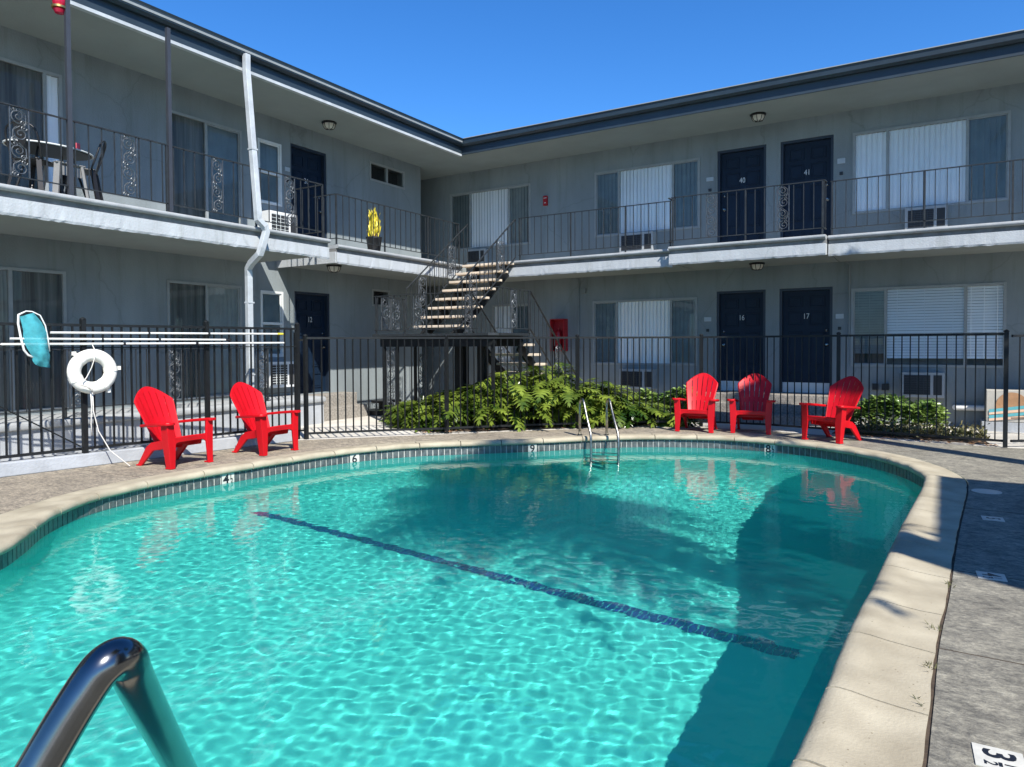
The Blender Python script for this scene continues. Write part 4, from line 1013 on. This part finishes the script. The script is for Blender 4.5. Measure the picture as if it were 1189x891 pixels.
# ------------------------------------------------------------------ pool ladder and near handrail
ld = thing('pool_ladder', 'stainless steel pool ladder at the far edge of the pool before the bush', 'ladder', (-4.9,10.4,0))
for (bx,by,ex,ey) in ((-5.09,10.43,-4.73,10.08),(-4.70,10.64,-4.30,10.17)):
    a = V3((bx,by,0)); e = V3((ex,ey,0)); dv = (e-a); dl = dv.length; dv.normalize(); pth = [a, a+V3((0,0,.46))]
    for k in range(1,10):
        ang = math.pi-(math.pi-.35)*k/9; pth.append(a+dv*(.11+.11*math.cos(ang))+V3((0,0,.50+.11*math.sin(ang))))
    lastp = pth[-1]; pth += [lastp*.6+(e+V3((0,0,.05)))*.4, e+V3((0,0,.10)), e+dv*.02+V3((0,0,-.02)), e+dv*.025+V3((0,0,-.5)), e+dv*.0+V3((0,0,-1.3))]
    mb = MB(); mb.tube(pth, .021, 12); o = mb.build('rail', M['steelworn'], ld, smooth='all'); o.cycles.is_caustics_receiver = True
    mb = MB(); mb.lathe([(.05,0),(.05,.012),(.024,.03)], (bx,by,0), 14); mb.build('flange', M['steelworn'], ld, smooth=True)
    mb = MB(); mb.tube([(bx+dv.x*.2,by+dv.y*.2,-.10),(bx+dv.x*.22,by+dv.y*.22,-.10)], .03, 8)
for k in range(4):
    mb = MB(); z = -.35-.28*k; mb.bar((-4.72,10.08,z),(-4.29,10.17,z),.08,.025); o = mb.build('step', M['steelworn'], ld); o.cycles.is_caustics_receiver = True
hr = thing('pool_handrail', 'polished steel handrail rising close to the camera at bottom left', 'handrail', (-1.0,.4,0))
def smooth_path(P, n=6):
    P = [V3(p) for p in P]; out = []
    for i in range(len(P)-1):
        p0, p1, p2, p3 = P[max(i-1,0)], P[i], P[i+1], P[min(i+2,len(P)-1)]
        for k in range(n):
            t = k/n; out.append(.5*((2*p1)+(p2-p0)*t+(2*p0-5*p1+4*p2-p3)*t*t+(3*p1-p0-3*p2+p3)*t**3))
    return out+[P[-1]]
mb = MB(); mb.tube(smooth_path([(-1.10,.20,0),(-1.10,.24,.4),(-1.07,.385,.78),(-1.049,.466,.925),(-1.030,.522,1.018),(-1.022,.55,1.046),(-1.034,.580,1.032),(-1.085,.625,.962),(-1.355,.868,.618),(-1.85,1.31,0.0),(-2.3,1.72,-.55),(-2.6,2.0,-1.0)]), .0285, 28)
o = mb.build('rail', M['steel'], hr, smooth='all'); o.cycles.is_caustics_receiver = True
mb = MB(); mb.lathe([(.055,0),(.055,.012),(.028,.03)], (-1.10,.20,0), 16); mb.build('flange', M['steel'], hr, smooth=True)

# ------------------------------------------------------------------ depth markers
def marker(name, label, o, ex, ey, w, h, txt, size, frac=None):
    """white tile lying in plane (ex, ey) at o, black figures on it"""
    o = V3(o); ex = V3(ex).normalized(); ey = V3(ey).normalized(); n = ex.cross(ey)
    t = thing(name, label, 'depth tile', o, 'depth marker tiles of the pool')
    def P(a, b, c): return tuple(o+ex*a+ey*b+n*c)
    mb = MB(); mb.prism([(-w/2,-h/2),(w/2,-h/2),(w/2,h/2),(-w/2,h/2)], lambda a,b,c: P(a,b,c), 0, .004); m = mb.build('tile', M['tilewhite'], t)
    tb = MB(); vs, fs = text_geo(txt, size)
    sh = -w*.16 if frac else 0
    tb.add([P(x+sh,y-.02*size,.0045) for x,y,z in vs], fs)
    if frac:
        for f_, dx, dy in ((frac[0],w*.22,h*.20),(frac[2],w*.29,-h*.2)):
            vs, fs = text_geo(f_, size*.42); tb.add([P(x+dx,y+dy,.0045) for x,y,z in vs], fs)
        tb.add([P(w*.17,-.006,.0045),P(w*.36,-.006,.0045),P(w*.36,.006,.0045),P(w*.17,.006,.0045)], [(0,1,2,3)])
    g2 = tb.build('figures', M['ink'], t, recalc=False)
    for q in (m, g2): q.cycles.is_caustics_receiver = True
    return t
def wallmark(px, txt, label, frac=None):
    d_ = np.linalg.norm(RS-np.array(px), axis=1); k = int(np.argmin(d_)); p = RS[k]; nn = -NRM[k]; tg = tan[k]
    ex = V3((tg[0],tg[1],0)); ey = V3((0,0,1)); n = ex.cross(ey)
    if n.x*nn[0]+n.y*nn[1] < 0: ex = -ex
    marker('depth_marker', label, (p[0]+nn[0]*.006, p[1]+nn[1]*.006, -.126), ex, ey, .17 if frac else .14, .137, txt, .165, frac)
wallmark((-7.42,5.47),'4','white waterline tile reading 4 1/2 below the left red chairs','1/2')
wallmark((-7.24,7.38),'6','white waterline tile reading 6 near the gate post')
wallmark((-5.48,9.52),'9','white waterline tile reading 9 below the leafy bush')
wallmark((-2.27,11.31),'8','white waterline tile reading 8 1/2 below the shaded red chair','1/2')
for (x,y,tx_,fr_,l) in ((.19,3.03,'3','1/2','white deck tile reading 3 1/2, nearest the camera'),(.285,5.41,'4','1/2','white deck tile reading 4 1/2 just outside the dark shadow'),(.385,7.2,'5',None,'white deck tile reading 5 inside the dark shadow')):
    marker('depth_marker', l, (x,y,.0005), (.05,-1,0), (1,.03,0), .155, .155, tx_, .14, fr_)
# no-diving style round plate in the far end of the shadow
np_ = thing('deck_plate', 'pale round plate set in the deck inside the dark shadow', 'plate', (.40,8.5,0))
mb = MB(); mb.lathe([(.13,0),(.13,.004),(.001,.005)], (.40,8.5,0), 24); mb.build('disc', M['tilewhite'], np_)

# ------------------------------------------------------------------ things on the upper left walkway
tb = thing('patio_table', 'oval patio table with white rim on the upper left walkway', 'table', (-10.05,4.75,F2))
mb = MB(); pts = [(-10.05+.36*math.cos(a), 4.75+.52*math.sin(a)) for a in [2*math.pi*k/40 for k in range(40)]]
mb.prism(pts, lambda a,b,t_: (a,b,t_), F2+.715, F2+.73); mb.build('tabletop', M['wood'], tb)
mb = MB(); mb.tube([(a,b,F2+.718) for a,b in pts], .012, 8, closed=True); mb.build('rim', M['trimwhite'], tb, smooth='all')
mb = MB(); mb.prism([((a+10.05)*.96-10.05,(b-4.75)*.96+4.75) for a,b in pts], lambda a,b,t_: (a,b,t_), F2+.70, F2+.714); mb.build('underside', M['iron2'], tb)
for sx in (-1,1):
    for sy in (-1,1):
        mb = MB(); mb.tube([(-10.05+.12*sx,4.75+.2*sy,F2+.70),(-10.05+.25*sx,4.75+.36*sy,F2)], .014, 6); mb.build('leg', M['black'], tb)
def metal_chair(m):
    t = thing('metal_chair', 'x', 'chair', (0,0,0))
    mb = MB(); mb.prism([(-.19,-.18),(.19,-.18),(.17,.18),(-.17,.18)], lambda a,b,c: (a,b,c), .435, .455); mb.build('seat', M[m], t, bevel=.012)
    for sx in (-1,1):
        for sy in (-1,1):
            mb = MB(); mb.bar((.15*sx,.15*sy,.44),(.22*sx,.22*sy,0),.055,.03); mb.build('leg', M[m], t)
    mb = MB(); mb.tube(smooth_path([(-.18,.14,.45),(-.20,.20,.62),(-.18,.25,.78),(-.08,.28,.85),(.08,.28,.85),(.18,.25,.78),(.20,.20,.62),(.18,.14,.45)],5), .012, 8); mb.build('back_hoop', M[m], t, smooth='all')
    mb = MB(); mb.prism([(-.05,.45),(.05,.45),(.065,.84),(-.065,.84)], lambda a,b,c: (a,.17+(b-.45)*.27+c,b), 0, .008); mb.build('back_splat', M[m], t)
    return t
mc = metal_chair('black'); mc.location = (-9.72,4.42,F2+.001); mc.rotation_euler = (0,0,R(-150)); mc['label'] = 'black metal chair left of the patio table by the scroll panel'; mc['group'] = 'black metal chairs at the patio table'
mc2 = copy_tree(mc); mc2.location = (-9.74,4.98,F2+.001); mc2.rotation_euler = (0,0,R(-35)); mc2['label'] = 'black metal chair behind the dark post, right of the patio table'
stl = thing('metal_stool', 'light grey metal stool under the patio table', 'stool', (-9.62,4.72,F2))
mb = MB(); mb.prism([(-9.80,4.54),(-9.46,4.54),(-9.46,4.90),(-9.80,4.90)], lambda a,b,c: (a,b,c), F2+.44, F2+.46); mb.build('seat', M['greymetal'], stl, bevel=.01)
for sx in (-1,1):
    for sy in (-1,1):
        mb = MB(); mb.bar((-9.63+.14*sx,4.72+.15*sy,F2+.44),(-9.63+.18*sx,4.72+.20*sy,F2),.07,.03); mb.build('leg', M['greymetal'], stl)
mb = MB()
mb.prism([(4.58,F2+.30),(4.86,F2+.30),(4.84,F2+.42),(4.60,F2+.42)], lambda a,b,c: (c,a,b), -9.50, -9.485); mb.build('skirt', M['greymetal'], stl)
cn = tag(MB().lathe([(.03,0),(.033,.005),(.033,.11),(.028,.12),(.002,.12)], (-9.9,5.02,F2+.731), 14).build('drink_can', M['towel'], smooth=True), 'small red and white drink can on the patio table', 'can')
yp = thing('potted_plant', 'yellow leaved plant in a black pot on the upper left walkway', 'potted plant', (-9.80,10.65,F2))
px, py = -9.80, 10.66
mb = MB(); mb.lathe([(.12,0),(.155,.27),(.165,.28),(.165,.31),(.145,.31),(.14,.27)], (px,py,F2+.001), 20); mb.build('pot', M['black'], yp, smooth=True)
mb = MB(); ry = random.Random(21)
for k in range(150):
    a = ry.uniform(0,6.28); r_ = ry.uniform(0,.11); ln = ry.uniform(.16,.30); z0 = F2+.28+ry.uniform(0,.42)*(1-.3*r_/.11); az = ry.uniform(0,6.28); lean = ry.uniform(.08,.30)
    b0 = V3((px+r_*math.cos(a),py+r_*math.sin(a),z0)); up = V3((lean*math.cos(az),lean*math.sin(az),1)).normalized(); w = V3((-math.sin(az),math.cos(az),0))*ry.uniform(.018,.032)
    p1 = b0+up*ln*.5+V3((0,0,0)); p2 = b0+up*ln+V3((math.cos(az),math.sin(az),0))*.02
    mb.add([b0-w*.3,b0+w*.3,p1+w,p1-w,p2], [(0,1,2,3),(3,2,4)])
mb.build('foliage', M['yellow'], yp, recalc=False)
mb = MB()
for k in range(7):
    a = k*.9; mb.tube([(px+.05*math.cos(a),py+.05*math.sin(a),F2+.25),(px+.07*math.cos(a),py+.07*math.sin(a),F2+.75)], .007, 5)
mb.build('stem', M['wood'], yp)
orn = thing('hanging_ornament', 'red ball ornament with gold band hanging from the left eave', 'ornament', (-9.35,4.56,5.6))
mb = MB(); mb.lathe([(.002,-.02),(.05,.0),(.075,.05),(.075,.10),(.05,.15),(.015,.17)], (-9.35,4.56,5.70), 18); mb.build('ball', M['ornred'], orn, smooth=True)
mb = MB(); mb.lathe([(.06,0),(.085,.005),(.085,.03),(.06,.035)], (-9.35,4.56,5.685), 18); mb.build('band', M['gold'], orn, smooth=True)
mb = MB(); mb.lathe([(.002,-.065),(.05,-.05),(.07,-.01),(.06,.0)], (-9.35,4.56,5.685), 18); mb.build('base', M['ornred'], orn, smooth=True)
mb = MB(); mb.tube([(-9.35,4.56,5.86),(-9.35,4.56,5.96)], .004, 5); mb.build('cord', M['black'], orn)
bx = thing('ground_tray', 'low black box lying on the walk at the foot of the left wall', 'box', (-10.6,11.5,0))
mb = MB(); mb.box(-10.85,-10.3,11.25,11.75,.0,.10); mb.build('body', M['black'], bx, bevel=.02)
mb = MB(); mb.box(-10.9,-10.5,11.7,12.3,.22,.28); mb.build('lid', M['black'], bx, bevel=.02)
mb = MB(); mb.box(-10.75,-10.65,11.8,12.2,.0,.22); mb.build('foot', M['black'], bx)

# ------------------------------------------------------------------ planting
def bed(pts, name):
    mb = MB(); mb.prism(pts, lambda a,b,t_: (a,b,t_), -.05, .012); return structure(mb.build(name, M['soil']))
bed([(-8.55,10.15),(-7.7,9.55),(-6.9,10.1),(-5.7,11.35),(-4.75,12.3),(-3.95,12.9),(-4.9,13.7),(-5.6,14.2),(-8.3,12.9)], 'planting_bed')
bed([(-1.55,12.75),(-.4,12.6),(.62,12.5),(.55,13.1),(-.4,13.6),(-1.5,13.4)], 'planting_bed')
def lobed_leaf(mb, base, dirv, up, ln, wd, droop, rr):
    """deeply cut philodendron leaf: midrib with finger lobes on each side"""
    dirv = dirv.normalized(); side = dirv.cross(up).normalized(); up = side.cross(dirv)
    def P(t, s_): # t along, s across
        return base + dirv*(t*ln) + side*(s_*wd) + up*(-droop*ln*t*t - .18*wd*abs(s_)**1.5) 
    n = 6; o = len(mb.v)
    rib = [P(i/n, 0) for i in range(n+1)]
    for sgn in (-1, 1):
        for i in range(n):
            t = (i+.5)/n; w = math.sin(math.pi*min(1, .16+.84*t)**.8)*.5+.06
            tipt = t+.16*(.2+t)-.10*(i == 0)*1.6
            a, b = rib[i], rib[i+1]
            m1 = P(i/n+.02+.05*t, sgn*w*.55); m2 = P((i+1)/n-.03+.07*t, sgn*w*.55); tp = P(tipt+.03, sgn*w)
            k = len(mb.v); mb.v += [tuple(q) for q in (a, b, m2, tp, m1)]; mb.f.append((k,k+1,k+2,k+3,k+4) if sgn > 0 else (k+4,k+3,k+2,k+1,k))
    k = len(mb.v); mb.v += [tuple(q) for q in (P(1,0), P(.93,.13), P(1.14,0), P(.93,-.13))]; mb.f.append((k,k+1,k+2,k+3))
rp = random.Random(31)
pb = thing('philodendron_bush', 'large spreading philodendron bush with deeply cut leaves behind the ladder', 'bush', (-6.5,11.3,0))
lm = MB(); sm = MB()
crowns = []
spine = [(-8.75,10.35,.28),(-8.35,10.45,.42),(-7.9,10.55,.58),(-7.4,10.85,.80),(-6.9,11.2,1.14),(-6.4,11.65,1.24),(-5.9,12.1,1.02),(-5.4,12.6,.60),(-4.9,13.0,.30),(-4.5,13.25,.18)]
sx_ = [q[0] for q in spine]
for k in range(200):
    x = rp.uniform(-8.8,-4.75); yc = np.interp(x,sx_,[q[1] for q in spine]); h0 = np.interp(x,sx_,[q[2] for q in spine])
    w = rp.uniform(-1.0,1.35); x2, y2 = x-w*.70*.8, yc+w*.72*.8
    fy = np.interp(x2,[q[0] for q in fence_line],[q[1] for q in fence_line])
    if y2 < fy+.16: y2 = fy+.16+rp.random()*.15
    crowns.append((x2,y2,max(.16,1.1*h0*(1-.40*w*w)*rp.uniform(.8,1.02))))
for (x,y,h) in crowns:
    c = V3((x,y,max(.10,h*.72*rp.uniform(.45,1.0))))
    sm.tube([(x,y,0),(x+rp.gauss(0,.04),y+rp.gauss(0,.04),c.z)], .03, 6)
    for j in range(15):
        a = rp.uniform(0,6.28); el = rp.uniform(-.35,1.2)
        pl_ = rp.uniform(.14,.36)*(.6+.5*h)
        tip = c+V3((math.cos(a)*math.cos(el),math.sin(a)*math.cos(el),math.sin(el)*1.0))*pl_
        sm.tube([c, (c+tip)/2+V3((0,0,.03)), tip], .006, 4, cap=False)
        ln = rp.uniform(.22,.40); dv = V3((math.cos(a),math.sin(a),rp.uniform(-.55,.35)))
        upv = V3((rp.gauss(0,.25),rp.gauss(0,.25),1))
        if tip.z < .06: tip.z = .06
        lobed_leaf(lm, tip, dv, upv, ln, ln*rp.uniform(.7,.95), rp.uniform(.15,.5), rp)
lm.build('foliage', M['philo'], pb, recalc=False); sm.build('stem', M['philo'], pb)
def hedge(label, x0, x1, y0, y1, h, n, mname, sz, name='hedge_shrub'):
    t = thing(name, label, 'shrub', ((x0+x1)/2,(y0+y1)/2,0)); mb = MB(); r_ = random.Random(hash(label) % 1000 if False else len(label))
    for k in range(n):
        u, v = r_.random(), r_.random(); x = x0+(x1-x0)*u; y = y0+(y1-y0)*v
        top = h*(.80+.12*math.sin(7*x+1)+.10*math.sin(11*y+2*x))*(1-max(0,abs(2*u-1)-.72)**1.3*2.2)
        z = top*(1-abs(r_.gauss(0,.28))) if r_.random() < .75 else r_.uniform(.05,1)*top
        if z < .03: z = r_.uniform(.03,top)
        edge = r_.random()
        if edge < .35: y = y0+abs(r_.gauss(0,.05))
        a = r_.uniform(0,6.28); d_ = V3((math.cos(a),math.sin(a),r_.uniform(-.2,.9))).normalized(); up = V3((r_.gauss(0,.5),r_.gauss(0,.5)-.3,1)); s_ = d_.cross(up).normalized(); u_ = s_.cross(d_)
        L_ = sz*r_.uniform(.7,1.25); W = L_*.34; b = V3((x,y,z))
        mb.add([b, b+d_*L_*.4+s_*W+u_*.1*W, b+d_*L_*.8+s_*W*.6, b+d_*L_*1.02-u_*.12*L_, b+d_*L_*.8-s_*W*.6, b+d_*L_*.4-s_*W+u_*.1*W], [(0,1,2,3),(0,3,4,5)])
    mb.build('foliage', M[mname], t, recalc=False)
    mb = MB()
    for k in range(14):
        x, y = r_.uniform(x0+.1,x1-.1), r_.uniform(y0+.08,y1-.05); mb.tube([(x,y,0),(x+r_.gauss(0,.05),y+r_.gauss(0,.05),h*.7)], .008, 5)
    mb.build('stem', M['trunk'], t)
hedge('low light green hedge between the philodendron and the first far chair', -5.35,-4.0,13.5,14.05,.62,2600,'hedge',.085)
hedge('low light green hedge behind the rightmost red chair', -1.35,.05,13.45,14.0,.62,2600,'hedge',.085)
# ground cover and dry leaves in the right bed
mb = MB(); rg = random.Random(77)
for k in range(2600):
    x = rg.uniform(-1.5,.6); y = rg.uniform(12.62,13.45)-.0*x
    if y < 12.62+(-.12)*(x+.4): continue
    z = abs(rg.gauss(0,.07))+.02; a = rg.uniform(0,6.28); d_ = V3((math.cos(a),math.sin(a),rg.uniform(.1,1.4))).normalized(); s_ = d_.cross(V3((rg.gauss(0,.3),rg.gauss(0,.3),1))).normalized(); L_ = rg.uniform(.04,.09); b = V3((x,y,z))
    mb.add([b,b+d_*L_*.5+s_*L_*.25,b+d_*L_,b+d_*L_*.5-s_*L_*.25],[(0,1,2,3)])
stuff(mb.build('ground_cover', M['dry'], recalc=False))
mb = MB()
for k in range(420):
    if k < 240:
        x = rg.uniform(-1.5,.7); y = np.interp(x,[q[0] for q in fence_line],[q[1] for q in fence_line])+rg.gauss(-.02,.09)
    else:
        x = rg.uniform(-7.6,-3.9); y = np.interp(x,[q[0] for q in fence_line],[q[1] for q in fence_line])+rg.gauss(.06,.12)
    a = rg.uniform(0,6.28); d_ = V3((math.cos(a),math.sin(a),rg.uniform(-.1,.3))); s_ = V3((-math.sin(a),math.cos(a),rg.uniform(-.3,.3))); L_ = rg.uniform(.03,.075); b = V3((x,y,.012+rg.random()*.02))
    mb.add([b,b+d_*L_*.5+s_*L_*.3,b+d_*L_,b+d_*L_*.5-s_*L_*.3],[(0,1,2,3)])
stuff(mb.build('leaf_litter', M['litter'], recalc=False))

# palms of the courtyard, behind and right of the camera: their shade falls on the pool and the far chairs
def palm(x, y, h, fr_len, n, label, seed, lean=(0,0)):
    t = thing('palm_tree', label, 'palm tree', (x,y,0)); r_ = random.Random(seed)
    pts = [(x+lean[0]*(k/12)**2, y+lean[1]*(k/12)**2, h*k/12) for k in range(13)]
    mb = MB(); mb.tube(pts, [(.34 if seed == 3 else .22)-.07*k/12 for k in range(13)], 12); mb.build('trunk', M['trunk'], t, smooth=True)
    mb = MB(); top = V3(pts[-1])
    for k in range(n):
        a = 2.39996*k+r_.uniform(-.2,.2); el = r_.uniform(-.7,1.2); L_ = fr_len*r_.uniform(.8,1.1)
        d0 = V3((math.cos(a)*math.cos(el),math.sin(a)*math.cos(el),math.sin(el)))
        pts2 = [top+d0*(L_*q/14)+V3((0,0,-.62*L_*(q/14)**2*(.5+.5*math.cos(el)))) for q in range(15)]
        mb.tube(pts2, [.025-.0015*q for q in range(15)], 4, cap=False)
        for q in range(2,15):
            p = pts2[q]; tv = (pts2[q]-pts2[q-1]).normalized(); sd = tv.cross(V3((0,0,1)))
            if sd.length < .01: continue
            sd.normalize()
            for sub in (0,.5):
                pp = p-tv*(L_/14)*sub
                for sg in (-1,1):
                    ll = L_*.30*math.sin(math.pi*min(1,.12+.85*q/14))*r_.uniform(.8,1.1)
                    tip = pp+sd*sg*ll*.8+tv*ll*.5+V3((0,0,-.28*ll)); w = tv*.036
                    mb.add([pp-w,pp+w,(pp+tip)/2+w*1.3,tip,(pp+tip)/2-w*1.3],[(0,1,2,3,4)])
    mb.build('frond', M['palm'], t, recalc=False)
palm(4.75,2.9,9.6,2.6,46,'tall palm tree right of the camera, standing before the narrow wing',3,(-1.25,-.75))
palm(3.9,8.65,8.4,2.0,17,'second palm tree to the right, beyond the narrow wing',4,(-.1,.1))

# ------------------------------------------------------------------ light, sky, camera
w = bpy.data.worlds.new('World'); sc.world = w; w.use_nodes = True
nt_ = w.node_tree; bg = nt_.nodes['Background']
sky = nt_.nodes.new('ShaderNodeTexSky'); sky.sky_type = 'NISHITA'; sky.sun_disc = False
SD = V3((-1,.72,-1.25)).normalized()
sky.sun_elevation = math.asin(-SD.z); sky.sun_rotation = math.atan2(-SD.x, -SD.y)
sky.altitude = 600; sky.air_density = 1.0; sky.dust_density = .15; sky.ozone_density = 3.0
hs = nt_.nodes.new('ShaderNodeHueSaturation'); hs.inputs['Saturation'].default_value = 1.27; hs.inputs['Value'].default_value = 1.30
nt_.links.new(sky.outputs[0], hs.inputs['Color']); tint = nt_.nodes.new('ShaderNodeMixRGB'); tint.blend_type = 'MULTIPLY'; tint.inputs[0].default_value = 1; tint.inputs[2].default_value = (.95,1.22,1.5,1)
nt_.links.new(hs.outputs[0], tint.inputs[1]); nt_.links.new(tint.outputs[0], bg.inputs[0]); bg.inputs[1].default_value = .07
S = bpy.data.lights.new('sun', 'SUN'); S.energy = 5; S.angle = R(.5); S.color = (1,.955,.88)
so = bpy.data.objects.new('sun', S); col.objects.link(so); so.rotation_euler = SD.to_track_quat('-Z','Y').to_euler(); so.location = (10,-8,12)
S.cycles.is_caustics_light = True
YAW, PIT, ROL = 5.50365e-01, -2.4753e-02, -4.610e-03
f_ = V3((-math.sin(YAW)*math.cos(PIT), math.cos(YAW)*math.cos(PIT), math.sin(PIT))); r_ = V3((math.cos(YAW), math.sin(YAW), 0)); u_ = r_.cross(f_)
c_, s_ = math.cos(ROL), math.sin(ROL); rr_ = r_*c_+u_*s_; uu_ = u_*c_-r_*s_
cam = bpy.data.cameras.new('camera'); co = bpy.data.objects.new('camera', cam); col.objects.link(co)
co.matrix_world = Matrix(((rr_.x,uu_.x,-f_.x,0),(rr_.y,uu_.y,-f_.y,0),(rr_.z,uu_.z,-f_.z,1.5),(0,0,0,1)))
cam.sensor_width = 36; cam.lens = 813.1/1189*36; cam.shift_y = -24.35/1189; cam.clip_end = 3000; cam.clip_start = .05
sc.camera = co
sc.view_settings.view_transform = 'Standard'; sc.view_settings.look = 'None'; sc.view_settings.gamma = 1; sc.view_settings.exposure = .65
sc.render.engine = 'CYCLES'
cy = sc.cycles; cy.use_denoising = True; cy.max_bounces = 10; cy.diffuse_bounces = 4; cy.glossy_bounces = 4; cy.transmission_bounces = 8; cy.transparent_max_bounces = 24
cy.sample_clamp_indirect = 6; cy.blur_glossy = 1.0; cy.caustics_reflective = True; cy.caustics_refractive = True
